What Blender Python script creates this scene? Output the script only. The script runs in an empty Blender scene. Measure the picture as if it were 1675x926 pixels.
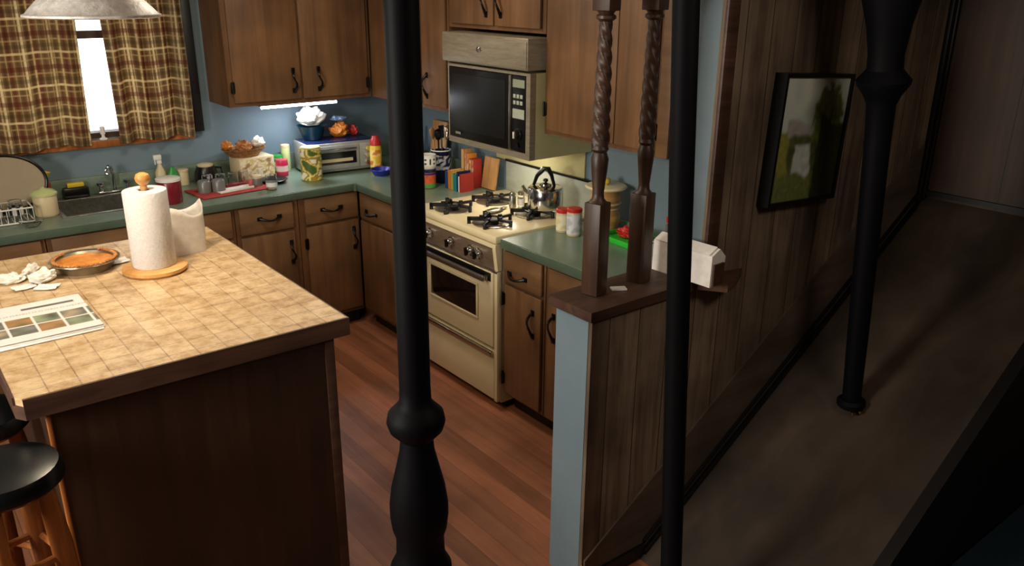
import bpy, bmesh, math, random
from mathutils import Vector, Matrix, noise
random.seed(7)
PI = math.pi
sc = bpy.context.scene
COL = sc.collection

# ------------------------------------------------------------------ camera
CP = Vector((-2.8995, -5.0084, 2.0451)); YAW, PITCH, ROLL, F = .6693, -.3485, .0088, 1351.59
d = Vector((math.sin(YAW)*math.cos(PITCH), math.cos(YAW)*math.cos(PITCH), math.sin(PITCH)))
r = Vector((math.cos(YAW), -math.sin(YAW), 0)); u = r.cross(d)
r2 = r*math.cos(ROLL)+u*math.sin(ROLL); u2 = u*math.cos(ROLL)-r*math.sin(ROLL)
cam = bpy.data.cameras.new('camera'); co = bpy.data.objects.new('camera', cam); COL.objects.link(co)
co.matrix_world = Matrix(((r2.x, u2.x, -d.x, CP.x), (r2.y, u2.y, -d.y, CP.y), (r2.z, u2.z, -d.z, CP.z), (0, 0, 0, 1)))
cam.sensor_width = 36; cam.lens = F/1675*36; cam.clip_start = .02
sc.camera = co

# ------------------------------------------------------------------ world, lights, exposure
w = bpy.data.worlds.new('world'); sc.world = w; w.use_nodes = True
bg = w.node_tree.nodes['Background']; bg.inputs[0].default_value = (.93, .96, 1, 1); bg.inputs[1].default_value = 3.2
sc.view_settings.view_transform = 'Standard'; sc.view_settings.look = 'None'
sc.view_settings.gamma = 1; sc.view_settings.use_curve_mapping = False
sc.view_settings.exposure = 0.14
def area(name, loc, size, power, color, rot=(0, 0, 0)):
    l = bpy.data.lights.new(name, 'AREA'); l.shape = 'SQUARE'; l.size = size; l.energy = power; l.color = color
    o = bpy.data.objects.new(name, l); o.location = loc; o.rotation_euler = rot; COL.objects.link(o); return o
area('kitchen_ceiling_light', (-1.35, -1.55, 2.43), .45, 13, (1, .86, .68))
area('stair_fill', (-1.05, -4.75, 2.43), .5, 10, (1, .85, .70), (math.radians(28), 0, 0))  # unseen fill, added to brighten the paneling and the slope
area('left_side_light', (-4.2, -3.0, 1.75), .7, 58, (1, .93, .82), (0, math.radians(-88), 0))  # unseen source at left, put in to light the stove wall

# ------------------------------------------------------------------ materials
def nt(name):
    m = bpy.data.materials.new(name); m.use_nodes = True
    return m, m.node_tree, m.node_tree.nodes['Principled BSDF']
def lin(c): return tuple((x/12.92 if x <= .04045 else ((x+.055)/1.055)**2.4) for x in c)
def C(r_, g, b): return lin((r_/255, g/255, b/255)) + (1,)
MATS = {}
def flat(name, c, rough=.5, metal=0, emis=None, es=1, trans=0, alpha=1, spec=.5):
    if name in MATS: return MATS[name]
    m, t, b = nt(name)
    b.inputs['Base Color'].default_value = c; b.inputs['Roughness'].default_value = rough; b.inputs['Metallic'].default_value = metal
    b.inputs['Specular IOR Level'].default_value = spec
    if emis: b.inputs['Emission Color'].default_value = emis; b.inputs['Emission Strength'].default_value = es
    if trans: b.inputs['Transmission Weight'].default_value = trans
    # faint procedural mottling so no surface is dead flat
    n = t.nodes.new('ShaderNodeTexNoise'); n.inputs['Scale'].default_value = 9; n.inputs['Detail'].default_value = 4
    tc = t.nodes.new('ShaderNodeTexCoord'); t.links.new(tc.outputs['Object'], n.inputs['Vector'])
    mx = t.nodes.new('ShaderNodeMix'); mx.data_type = 'RGBA'; mx.inputs['A'].default_value = c
    mx.inputs['B'].default_value = tuple(x*.8 for x in c[:3])+(1,)
    t.links.new(n.outputs['Fac'], mx.inputs['Factor']); t.links.new(mx.outputs['Result'], b.inputs['Base Color'])
    MATS[name] = m; return m
def ramp(t, stops):
    r_ = t.nodes.new('ShaderNodeValToRGB'); e = r_.color_ramp.elements
    e[0].position, e[0].color = stops[0]; e[1].position, e[1].color = stops[-1]
    for p_, c_ in stops[1:-1]:
        q = e.new(p_); q.color = c_
    return r_
def wood(name, cols, axis='z', scale=1.0, rough=.45, plank=None, mottle=.35, gap=.006, gapdark=.35, bump=.1):
    """grain stretched along axis; plank=(axis across, width[, length]) draws board joints"""
    m, t, b = nt(name); L = t.links.new
    tc = t.nodes.new('ShaderNodeTexCoord'); mp = t.nodes.new('ShaderNodeMapping')
    s = {'x': (.9, 14, 14), 'y': (14, .9, 14), 'z': (14, 14, .9)}[axis]
    mp.inputs['Scale'].default_value = tuple(v*scale for v in s); L(tc.outputs['Object'], mp.inputs['Vector'])
    n = t.nodes.new('ShaderNodeTexNoise'); n.inputs['Scale'].default_value = 1.6; n.inputs['Detail'].default_value = 7; n.inputs['Roughness'].default_value = .62; n.inputs['Distortion'].default_value = .6
    vec = mp.outputs['Vector']
    if plank:
        ax, wd = plank[0], plank[1]
        sep = t.nodes.new('ShaderNodeSeparateXYZ'); L(tc.outputs['Object'], sep.inputs[0])
        dv = t.nodes.new('ShaderNodeMath'); dv.operation = 'DIVIDE'; L(sep.outputs[ax.upper()], dv.inputs[0]); dv.inputs[1].default_value = wd
        fl = t.nodes.new('ShaderNodeMath'); fl.operation = 'FLOOR'; L(dv.outputs[0], fl.inputs[0])
        wn = t.nodes.new('ShaderNodeTexWhiteNoise'); wn.noise_dimensions = '1D'; L(fl.outputs[0], wn.inputs['W'])
        cm = t.nodes.new('ShaderNodeVectorMath'); cm.operation = 'MULTIPLY_ADD'; L(wn.outputs['Color'], cm.inputs[0]); cm.inputs[1].default_value = (30, 30, 30); L(vec, cm.inputs[2]); vec = cm.outputs[0]
        fr = t.nodes.new('ShaderNodeMath'); fr.operation = 'FRACT'; L(dv.outputs[0], fr.inputs[0])
        lt = t.nodes.new('ShaderNodeMath'); lt.operation = 'LESS_THAN'; L(fr.outputs[0], lt.inputs[0]); lt.inputs[1].default_value = gap/wd
    L(vec, n.inputs['Vector'])
    rp = ramp(t, [(.28, cols[0]), (.5, cols[1]), (.74, cols[2])]); L(n.outputs['Fac'], rp.inputs['Fac'])
    n2 = t.nodes.new('ShaderNodeTexNoise'); n2.inputs['Scale'].default_value = 3.2; n2.inputs['Detail'].default_value = 3; L(tc.outputs['Object'], n2.inputs['Vector'])
    r2_ = ramp(t, [(.35, (1-mottle,)*3+(1,)), (.65, (1+mottle*.3,)*3+(1,))]); L(n2.outputs['Fac'], r2_.inputs['Fac'])
    mu = t.nodes.new('ShaderNodeMix'); mu.data_type = 'RGBA'; mu.blend_type = 'MULTIPLY'; mu.inputs['Factor'].default_value = 1
    L(rp.outputs['Color'], mu.inputs['A']); L(r2_.outputs['Color'], mu.inputs['B']); out = mu.outputs['Result']
    if plank:
        # each board its own tone, dark joint
        tn = t.nodes.new('ShaderNodeMapRange'); L(wn.outputs['Value'], tn.inputs['Value']); tn.inputs['To Min'].default_value = .72; tn.inputs['To Max'].default_value = 1.2
        ml = t.nodes.new('ShaderNodeVectorMath'); ml.operation = 'SCALE'; L(out, ml.inputs[0]); L(tn.outputs[0], ml.inputs['Scale'])
        gm = t.nodes.new('ShaderNodeMix'); gm.data_type = 'RGBA'; L(lt.outputs[0], gm.inputs['Factor']); L(ml.outputs[0], gm.inputs['A'])
        gm.inputs['B'].default_value = tuple(v*gapdark for v in cols[0][:3])+(1,); out = gm.outputs['Result']
    L(out, b.inputs['Base Color']); b.inputs['Roughness'].default_value = rough
    bp = t.nodes.new('ShaderNodeBump'); bp.inputs['Strength'].default_value = bump; bp.inputs['Distance'].default_value = .01
    L(n.outputs['Fac'], bp.inputs['Height']); L(bp.outputs['Normal'], b.inputs['Normal'])
    return m
def noisy(name, c1, c2, scale=5, rough=.6, metal=0, detail=6, bump=.05, stretch=(1, 1, 1)):
    m, t, b = nt(name); L = t.links.new
    tc = t.nodes.new('ShaderNodeTexCoord'); mp = t.nodes.new('ShaderNodeMapping'); mp.inputs['Scale'].default_value = stretch
    L(tc.outputs['Object'], mp.inputs['Vector'])
    n = t.nodes.new('ShaderNodeTexNoise'); n.inputs['Scale'].default_value = scale; n.inputs['Detail'].default_value = detail; n.inputs['Roughness'].default_value = .65
    L(mp.outputs['Vector'], n.inputs['Vector'])
    rp = ramp(t, [(.32, c1), (.68, c2)]); L(n.outputs['Fac'], rp.inputs['Fac']); L(rp.outputs['Color'], b.inputs['Base Color'])
    b.inputs['Roughness'].default_value = rough; b.inputs['Metallic'].default_value = metal
    bp = t.nodes.new('ShaderNodeBump'); bp.inputs['Strength'].default_value = bump; bp.inputs['Distance'].default_value = .01
    L(n.outputs['Fac'], bp.inputs['Height']); L(bp.outputs['Normal'], b.inputs['Normal'])
    return m
def vcol(name, rough=.7, transl=0, spec=.3):
    m, t, b = nt(name); L = t.links.new
    a = t.nodes.new('ShaderNodeAttribute'); a.attribute_name = 'col'
    L(a.outputs['Color'], b.inputs['Base Color']); b.inputs['Roughness'].default_value = rough; b.inputs['Specular IOR Level'].default_value = spec
    if transl:
        tr = t.nodes.new('ShaderNodeBsdfTranslucent'); L(a.outputs['Color'], tr.inputs['Color'])
        mx = t.nodes.new('ShaderNodeMixShader'); mx.inputs[0].default_value = transl
        L(b.outputs[0], mx.inputs[1]); L(tr.outputs[0], mx.inputs[2]); L(mx.outputs[0], t.nodes['Material Output'].inputs[0])
    return m
def tile_mat():
    m, t, b = nt('island_tile'); L = t.links.new
    tc = t.nodes.new('ShaderNodeTexCoord')
    br = t.nodes.new('ShaderNodeTexBrick'); br.offset = 0; br.squash = 1
    br.inputs['Scale'].default_value = 1; br.inputs['Brick Width'].default_value = .078; br.inputs['Row Height'].default_value = .078
    br.inputs['Mortar Size'].default_value = .0022; br.inputs['Mortar Smooth'].default_value = .4; br.inputs['Bias'].default_value = 0
    L(tc.outputs['Object'], br.inputs['Vector'])
    br.inputs['Color1'].default_value = C(206, 176, 130); br.inputs['Color2'].default_value = C(172, 136, 88); br.inputs['Mortar'].default_value = C(118, 88, 56)
    n = t.nodes.new('ShaderNodeTexNoise'); n.inputs['Scale'].default_value = 20; n.inputs['Detail'].default_value = 6; n.inputs['Roughness'].default_value = .7
    L(tc.outputs['Object'], n.inputs['Vector'])
    rp = ramp(t, [(.38, C(138, 102, 56)), (.60, C(226, 206, 174))]); L(n.outputs['Fac'], rp.inputs['Fac'])
    mx = t.nodes.new('ShaderNodeMix'); mx.data_type = 'RGBA'; mx.inputs['Factor'].default_value = .42
    L(br.outputs['Color'], mx.inputs['A']); L(rp.outputs['Color'], mx.inputs['B']); L(mx.outputs['Result'], b.inputs['Base Color'])
    b.inputs['Roughness'].default_value = .42
    bp = t.nodes.new('ShaderNodeBump'); bp.inputs['Strength'].default_value = .25; bp.inputs['Distance'].default_value = .004; bp.invert = True
    L(br.outputs['Fac'], bp.inputs['Height']); L(bp.outputs['Normal'], b.inputs['Normal'])
    return m
M = {}
M['cab'] = wood('cabinet_wood', (C(96, 66, 40), C(117, 82, 52), C(132, 96, 63)), 'z', .8, .5, mottle=.3)
M['cabx'] = wood('cabinet_wood_level_grain', (C(95, 66, 41), C(115, 82, 52), C(130, 95, 63)), 'x', .8, .5, mottle=.3)
M['cabframe'] = wood('cabinet_frame_wood', (C(86, 57, 34), C(106, 72, 43), C(118, 84, 52)), 'z', .8, .5, mottle=.3)
M['floor'] = wood('floor_wood', (C(130, 80, 56), C(154, 98, 70), C(172, 116, 86)), 'y', .8, .45, plank=('x', .085), gap=.002, gapdark=.65, mottle=.25)
M['panel'] = wood('weathered_paneling', (C(78, 62, 50), C(126, 107, 88), C(156, 136, 114)), 'z', .9, .75, plank=('x', .14), gap=.004, mottle=.45, gapdark=.3)
M['rightpanel'] = wood('brown_paneling', (C(46, 32, 22), C(70, 50, 36), C(84, 62, 46)), 'z', .7, .6, plank=('y', .4), gap=.005, mottle=.3)
M['slab'] = wood('sloped_ledge_wood', (C(50, 39, 31), C(65, 52, 41), C(76, 62, 50)), 'x', .25, .6, mottle=.35, bump=.05)
M['islepanel'] = wood('island_panel_wood', (C(36, 23, 16), C(52, 34, 24), C(63, 43, 31)), 'z', .6, .42, mottle=.25)
M['trimwood'] = wood('dark_red_trim_wood', (C(56, 37, 28), C(80, 54, 41), C(100, 71, 54)), 'x', 1, .5)
M['skirt'] = wood('skirt_wood', (C(70, 56, 46), C(94, 78, 66), C(112, 96, 82)), 'x', .5, .6)
M['spindle'] = wood('turned_spindle_wood', (C(44, 26, 18), C(70, 44, 30), C(92, 62, 42)), 'z', 1.4, .45)
M['palewood'] = wood('pale_wood', (C(170, 112, 55), C(205, 150, 85), C(226, 178, 112)), 'x', 1, .4)
M['boardwood'] = wood('cutting_board_wood', (C(160, 108, 60), C(196, 146, 90), C(212, 166, 110)), 'z', 1, .5)
M['stoolwood'] = wood('orange_stool_wood', (C(120, 66, 28), C(172, 102, 48), C(196, 124, 62)), 'z', 1, .4)
M['basket'] = noisy('basket_weave', C(105, 66, 36), C(176, 124, 74), 60, .7, bump=.5)
M['blue'] = noisy('blue_wall_paint', C(102, 121, 131), C(114, 133, 143), 2, .62, bump=.02)
M['ceil'] = noisy('ceiling_paint', C(170, 160, 145), C(180, 170, 155), 3, .8)
M['green'] = noisy('green_laminate', C(102, 120, 104), C(116, 134, 116), 7, .3, bump=.02)
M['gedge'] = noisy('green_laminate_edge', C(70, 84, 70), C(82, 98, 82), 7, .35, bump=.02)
M['tile'] = tile_mat()
M['teal'] = noisy('teal_carpet', C(12, 34, 44), C(20, 50, 62), 90, .95, bump=.4)
M['iron'] = flat('black_turned_post_paint', C(7, 7, 11), .6, spec=.12)
M['handle'] = flat('black_iron_pull', C(14, 12, 12), .35, .4)
M['black'] = flat('black_plastic', C(12, 12, 14), .3)
M['blacktrimshade'] = flat('black_trim_and_shade', C(12, 10, 10), .45)
M['leather'] = flat('black_vinyl', C(10, 14, 16), .28)
M['cream'] = noisy('cream_enamel', C(222, 207, 166), C(230, 216, 176), 3, .25, bump=.0)
M['creamsheet'] = noisy('cream_metal_sheet', C(186, 178, 128), C(200, 192, 144), 4, .4, bump=.02)
M['steel'] = noisy('brushed_steel', C(150, 148, 142), C(190, 188, 180), 40, .32, 1, stretch=(1, 12, 1), bump=.03)
M['guard'] = noisy('grey_backguard_metal', C(150, 156, 142), C(168, 172, 158), 8, .55, 0, stretch=(1, 1, 3))
M['hoodm'] = noisy('hood_metal', C(128, 118, 102), C(156, 146, 126), 10, .4, .35, stretch=(1, 1, 8))
M['panelm'] = noisy('stove_panel_metal', C(112, 94, 76), C(136, 116, 96), 12, .35, .35, stretch=(1, 1, 6))
M['chrome'] = flat('chrome', C(215, 215, 215), .14, 1)
M['brass'] = flat('worn_brass', C(170, 130, 70), .3, 1)
M['dglass'] = flat('dark_oven_glass', C(22, 18, 18), .08)
M['burner'] = flat('burner_iron', C(14, 13, 13), .5)
M['white'] = flat('white_plastic', C(235, 232, 225), .4)
M['paper'] = noisy('white_paper', C(222, 216, 208), C(240, 235, 228), 30, .85, bump=.1)
M['towel'] = noisy('paper_towel', C(205, 200, 196), C(224, 220, 216), 120, .9, bump=.35)
M['cloth'] = noisy('white_cloth', C(215, 210, 200), C(235, 232, 222), 14, .9, bump=.2)
M['clear'] = flat('clear_glass', (1, 1, 1, 1), .03, trans=1)
M['pane'] = flat('window_pane_glass', (1, 1, 1, 1), .0, trans=1)
M['red'] = flat('red_plastic', C(190, 36, 34), .4)
M['redmat'] = noisy('red_mat_cloth', C(150, 44, 42), C(180, 62, 56), 60, .9, bump=.3)
M['darkred'] = flat('dark_red_enamel', C(120, 22, 36), .3)
M['amber'] = flat('amber_bottle', C(140, 62, 16), .2)
M['yellow'] = flat('yellow_plastic', C(226, 196, 50), .4)
M['navy'] = flat('navy_glaze', C(24, 34, 74), .25)
M['blueplastic'] = flat('blue_plastic', C(34, 44, 150), .35)
M['teald'] = flat('dark_teal_enamel', C(18, 62, 78), .25)
M['gbottle'] = flat('dark_green_glass', C(12, 40, 26), .15)
M['greenp'] = flat('green_plastic', C(40, 150, 60), .4)
M['brightgreen'] = flat('bright_green_plastic', C(44, 190, 50), .4)
M['creamp'] = flat('cream_ceramic', C(214, 196, 156), .4)
M['lidgreen'] = flat('pale_green_lid', C(196, 204, 140), .4)
M['grey'] = flat('grey_ceramic', C(112, 112, 108), .3)
M['beige'] = flat('beige_tray', C(160, 144, 118), .5)
M['pink'] = flat('pink_red_can', C(196, 50, 80), .35)
M['brownbag'] = noisy('bread_crust', C(120, 64, 30), C(190, 130, 70), 20, .8, bump=.3)
M['orange'] = flat('orange_cover', C(214, 130, 46), .5)
M['yg'] = flat('yellow_green_cover', C(180, 170, 70), .5)
M['tealc'] = flat('teal_cover', C(30, 130, 140), .5)
M['bluec'] = flat('blue_cover', C(40, 70, 130), .5)
M['redc'] = flat('red_cover', C(160, 40, 34), .5)
M['pie'] = noisy('pumpkin_filling', C(170, 96, 28), C(214, 144, 60), 25, .5, bump=.2)
M['tin'] = flat('foil_tin', C(190, 180, 160), .28, .9)
M['canvas'] = vcol('painted_canvas', .5)
M['print'] = vcol('printed_paper', .8)
M['label'] = vcol('printed_label', .4, spec=.4)
M['plaid'] = vcol('plaid_curtain_cloth', .95, .55, .1)
M['tube'] = flat('fluorescent_tube', (1, 1, 1, 1), .5, emis=(.86, .88, 1, 1), es=14)
M['bulb'] = flat('glowing_bulb', (1, 1, 1, 1), .5, emis=(1, .86, .66, 1), es=12)
M['dome'] = noisy('pierced_pewter', C(196, 190, 184), C(240, 238, 234), 40, .4, .15, bump=.35)
M['silver'] = noisy('silver_enamel', C(150, 152, 148), C(176, 178, 172), 9, .35, .2)

# ------------------------------------------------------------------ mesh helpers
def bm_box(bm, x0, x1, y0, y1, z0, z1, bev=0, mat=None):
    g = bmesh.ops.create_cube(bm, size=1)
    vs = g['verts']
    for v in vs:
        v.co = Vector(((x0+x1)/2+v.co.x*(x1-x0), (y0+y1)/2+v.co.y*(y1-y0), (z0+z1)/2+v.co.z*(z1-z0)))
        if mat: v.co = mat @ v.co
    if bev:
        es = list({e for v in vs for e in v.link_edges})
        bmesh.ops.bevel(bm, geom=es, offset=bev, segments=2, affect='EDGES', profile=.5)
def bm_lathe(bm, prof, n=24, x=0, y=0, sx=1, sy=1, mat=None, cap=True, twist=None):
    rings = []
    for (rr, z) in prof:
        ring = []
        for k in range(n):
            a = 2*PI*k/n
            q = rr
            if twist: q = rr*(1+twist[0]*math.cos(twist[1]*a+twist[2]*z))
            v = Vector((x+q*sx*math.cos(a), y+q*sy*math.sin(a), z))
            if mat: v = mat @ v
            ring.append(bm.verts.new(v))
        rings.append(ring)
    for a, b in zip(rings, rings[1:]):
        for k in range(n):
            bm.faces.new((a[k], a[(k+1) % n], b[(k+1) % n], b[k]))
    if cap:
        if prof[0][0] > 1e-5: bm.faces.new(list(reversed(rings[0])))
        if prof[-1][0] > 1e-5: bm.faces.new(rings[-1])
def bm_tube(bm, pts, rad, n=8, cap=True):
    pts = [Vector(p) for p in pts]; rings = []
    for i, p in enumerate(pts):
        t = (pts[min(i+1, len(pts)-1)]-pts[max(i-1, 0)]).normalized()
        a = t.cross(Vector((0, 0, 1)));
        if a.length < .05: a = t.cross(Vector((1, 0, 0)))
        a.normalize(); b = t.cross(a)
        rr = rad[i] if isinstance(rad, (list, tuple)) else rad
        rings.append([bm.verts.new(p+a*rr*math.cos(2*PI*k/n)+b*rr*math.sin(2*PI*k/n)) for k in range(n)])
    for A, B in zip(rings, rings[1:]):
        for k in range(n): bm.faces.new((A[k], A[(k+1) % n], B[(k+1) % n], B[k]))
    if cap: bm.faces.new(list(reversed(rings[0]))); bm.faces.new(rings[-1])
def bm_prism(bm, poly, axis, a0, a1):
    """poly: 2-D points in the two other axes (x,z for axis y; y,z for x; x,y for z)"""
    def P(p, a):
        return {'y': (p[0], a, p[1]), 'x': (a, p[0], p[1]), 'z': (p[0], p[1], a)}[axis]
    A = [bm.verts.new(P(p, a0)) for p in poly]; B = [bm.verts.new(P(p, a1)) for p in poly]; n = len(poly)
    bm.faces.new(A); bm.faces.new(list(reversed(B)))
    for k in range(n): bm.faces.new((A[k], B[k], B[(k+1) % n], A[(k+1) % n]))
def build(name, bm, mat, parent=None, smooth=True):
    bmesh.ops.recalc_face_normals(bm, faces=bm.faces)
    me = bpy.data.meshes.new(name); bm.to_mesh(me); bm.free()
    me.materials.append(mat)
    if smooth:
        for p_ in me.polygons: p_.use_smooth = True
        me.set_sharp_from_angle(angle=math.radians(38))
    o = bpy.data.objects.new(name, me); COL.objects.link(o)
    if parent: o.parent = parent
    return o
def B(): return bmesh.new()
def boxo(name, mat, b, parent=None, bev=0):
    bm = B(); bm_box(bm, *b, bev=bev); return build(name, bm, mat, parent)
def lathe(name, mat, prof, parent=None, n=24, **k):
    bm = B(); bm_lathe(bm, prof, n, **k); return build(name, bm, mat, parent)
def tube(name, mat, pts, rad, parent=None, n=8):
    bm = B(); bm_tube(bm, pts, rad, n); return build(name, bm, mat, parent)
def thing(name, label, cat, loc=(0, 0, 0), rz=0, group=None):
    o = bpy.data.objects.new(name, None); o.empty_display_size = .05; COL.objects.link(o); o.location = loc; o.rotation_euler = (0, 0, rz)
    o['label'] = label; o['category'] = cat
    if group: o['group'] = group
    return o
def tag(o, label, cat, group=None):
    o['label'] = label; o['category'] = cat
    if group: o['group'] = group
    return o
def struct(o): o['kind'] = 'structure'; return o
def grid(name, nu, nv, pos, col, mat, parent=None, thick=0):
    bm = B(); V = [[bm.verts.new(pos(i/nu, j/nv)) for i in range(nu+1)] for j in range(nv+1)]
    for j in range(nv):
        for i in range(nu): bm.faces.new((V[j][i], V[j][i+1], V[j+1][i+1], V[j+1][i]))
    me = bpy.data.meshes.new(name); bm.to_mesh(me); bm.free(); me.materials.append(mat)
    at = me.color_attributes.new('col', 'FLOAT_COLOR', 'POINT'); k = 0
    for j in range(nv+1):
        for i in range(nu+1):
            at.data[k].color = col(i/nu, j/nv); k += 1
    for p_ in me.polygons: p_.use_smooth = True
    o = bpy.data.objects.new(name, me); COL.objects.link(o)
    if parent: o.parent = parent
    if thick:
        md = o.modifiers.new('solid', 'SOLIDIFY'); md.thickness = thick; md.offset = 0
    return o
def wrap_label(parent, rad, z0, z1, col, name='label', nu=36, nv=12):
    return grid(name, nu, nv, lambda a, b: (rad*math.cos(a*2*PI), rad*math.sin(a*2*PI), z0+(z1-z0)*b), col, M['label'], parent)
def mixc(a, b, t): return tuple(a[i]*(1-t)+b[i]*t for i in range(3))+(1,)
def nz(x, y, z=0, s=1): return .5+.5*noise.noise(Vector((x*s, y*s, z)))
def fab(cols, seed, s=6):
    def f(a, b):
        v = nz(a*1.6, b, seed, s)
        k = int(max(0, min(.999, (v-.25)*2))*len(cols))
        return cols[k]
    return f

# ================================================================== SETTING
FZ = 0.0; CZ = 2.47
struct(boxo('floor', M['floor'], (-4.3, 1.05, -6.6, .15, -.1, 0)))
struct(boxo('ceiling', M['ceil'], (-4.3, 1.05, -6.6, .15, CZ, CZ+.1)))
# window wall (y = 0) with its opening
WX0, WX1, WZ0, WZ1 = -2.62, -1.40, 1.215, 2.12
bm = B()
bm_box(bm, -4.3, WX0, 0, .14, 0, CZ); bm_box(bm, WX1, .15, 0, .14, 0, CZ)
bm_box(bm, WX0, WX1, 0, .14, 0, WZ0); bm_box(bm, WX0, WX1, 0, .14, WZ1, CZ)
struct(build('wall_window', bm, M['blue']))
struct(boxo('wall_stove', M['blue'], (0, .14, -3.10, 0, 0, CZ)))
struct(boxo('wall_left', M['blue'], (-4.44, -4.3, -6.6, .14, 0, CZ)))
struct(boxo('wall_back', M['rightpanel'], (-4.3, 1.05, -6.74, -6.6, 0, CZ)))
struct(boxo('wall_right', M['rightpanel'], (.85, 1.0, -6.6, -3.27, 0, CZ)))
# partition: half wall, then full height from the jamb on
XH, XJ = -1.20, -.672
bm = B(); bm_box(bm, XH, XJ, -3.255, -3.10, 0, 1.045); bm_box(bm, XJ, .15, -3.255, -3.10, 0, CZ); bm_box(bm, .15, .99, -3.255, -3.10, 0, CZ)
struct(build('wall_partition', bm, M['blue']))
bm = B(); bm_box(bm, XH+.002, XJ, -3.27, -3.2551, 0, 1.045); bm_box(bm, XJ, .85, -3.27, -3.2551, 0, CZ)
struct(build('wall_paneling', bm, M['panel']))
# corner casing of the jamb
struct(boxo('trim_1', M['trimwood'], (XJ-.006, XJ+.055, -3.285, -3.2701, 1.083, CZ), bev=.004))
# corner mouldings
bm = B(); bm_box(bm, .80, .822, -3.292, -3.2701, 1.12, CZ, .004); bm_box(bm, .828, .8495, -3.30, -3.2701, 1.13, CZ, .004)
struct(build('trim_2', bm, M['blacktrimshade']))
# sloping boarded surface along the paneling, climbing to the right
SL = .65; SC = .5925
def sz(x): return SL*x+SC
x0 = -SC/SL
bm = B(); bm_prism(bm, [(x0, 0), (.849, 0), (.849, sz(.849))], 'y', -3.985, -3.271)
struct(build('wall_stair_slope', bm, M['slab'], smooth=False))
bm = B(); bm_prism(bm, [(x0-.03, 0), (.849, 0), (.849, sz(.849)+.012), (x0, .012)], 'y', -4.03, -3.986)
struct(build('slope_side_shaded', bm, M['blacktrimshade'], smooth=False))  # side face of the slope; its black stands in for shadow
# twin dark mouldings where the slope meets the paneling
bm = B()
for o0, o1, dep in ((.003, .020, .028), (.048, .066, .020)):
    bm_prism(bm, [(x0+.02, sz(x0+.02)+o0), (.79, sz(.79)+o0), (.79, sz(.79)+o1), (x0+.02, sz(x0+.02)+o1)], 'y', -3.27-dep, -3.2702)
bm_prism(bm, [(XH+.01, .002), (x0+.02, .005), (x0+.02, .06), (XH+.01, .06)], 'y', -3.29, -3.2702)
struct(build('trim_4', bm, M['blacktrimshade'], smooth=False))
# skirt board above it
bm = B(); t0 = .30
bm_prism(bm, [(XH+.01, .002), (x0+.02, .004), (.79, sz(.79)+.002), (.79, sz(.79)+t0-.02), (.30, sz(.30)+t0), (XH+.01, max(.1, sz(XH+.01)+t0))], 'y', -3.279, -3.2702)
struct(build('trim_5', bm, M['skirt'], smooth=False))
bm = B(); bm_prism(bm, [(-3.30, sz(.849)+.014), (-3.98, sz(.849)+.014), (-3.98, sz(.849)+.035), (-3.30, sz(.849)+.035)], 'x', .832, .8495)
struct(build('baseboard_right', bm, M['blacktrimshade'], smooth=False))
struct(boxo('floor_carpet', M['teal'], (-1.2, .849, -6.59, -4.035, .0005, .012)))
# window: frame, sashes, glass
wf = thing('window_1', '', '')
del wf['label']; del wf['category']; struct(wf)
bm = B(); fy0, fy1 = .01, .1
bm_box(bm, WX0, WX0+.045, fy0, fy1, WZ0, WZ1); bm_box(bm, WX1-.045, WX1, fy0, fy1, WZ0, WZ1)
bm_box(bm, WX0, WX1, fy0, fy1, WZ1-.045, WZ1); bm_box(bm, WX0, WX1, fy0, fy1, WZ0, WZ0+.03)
bm_box(bm, WX0+.045, WX1-.045, .03, .075, 1.745, 1.785)
build('window_frame', bm, M['trimwood'], wf)
bm = B(); bm_box(bm, WX0-.03, WX1+.05, -.035, -.0005, WZ0-.045, WZ0-.005, .004); build('window_sill', bm, M['stoolwood'], wf)
bm = B(); bm_box(bm, -1.352, -1.300, -.060, -.0005, WZ0-.004, 2.11, .004); build('window_casing', bm, M['blacktrimshade'], wf)
bm = B(); bm_box(bm, WX0+.045, WX1-.045, .055, .058, WZ0+.03, 1.745); bm_box(bm, WX0+.045, WX1-.045, .055, .058, 1.785, WZ1-.045)
build('window_pane', bm, M['pane'], wf)
# cream sheet on the wall behind the range
struct(boxo('wall_splash_sheet', M['creamsheet'], (-.012, -.0005, -1.95, -1.20, 1.09, 1.84), bev=.003))

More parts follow.
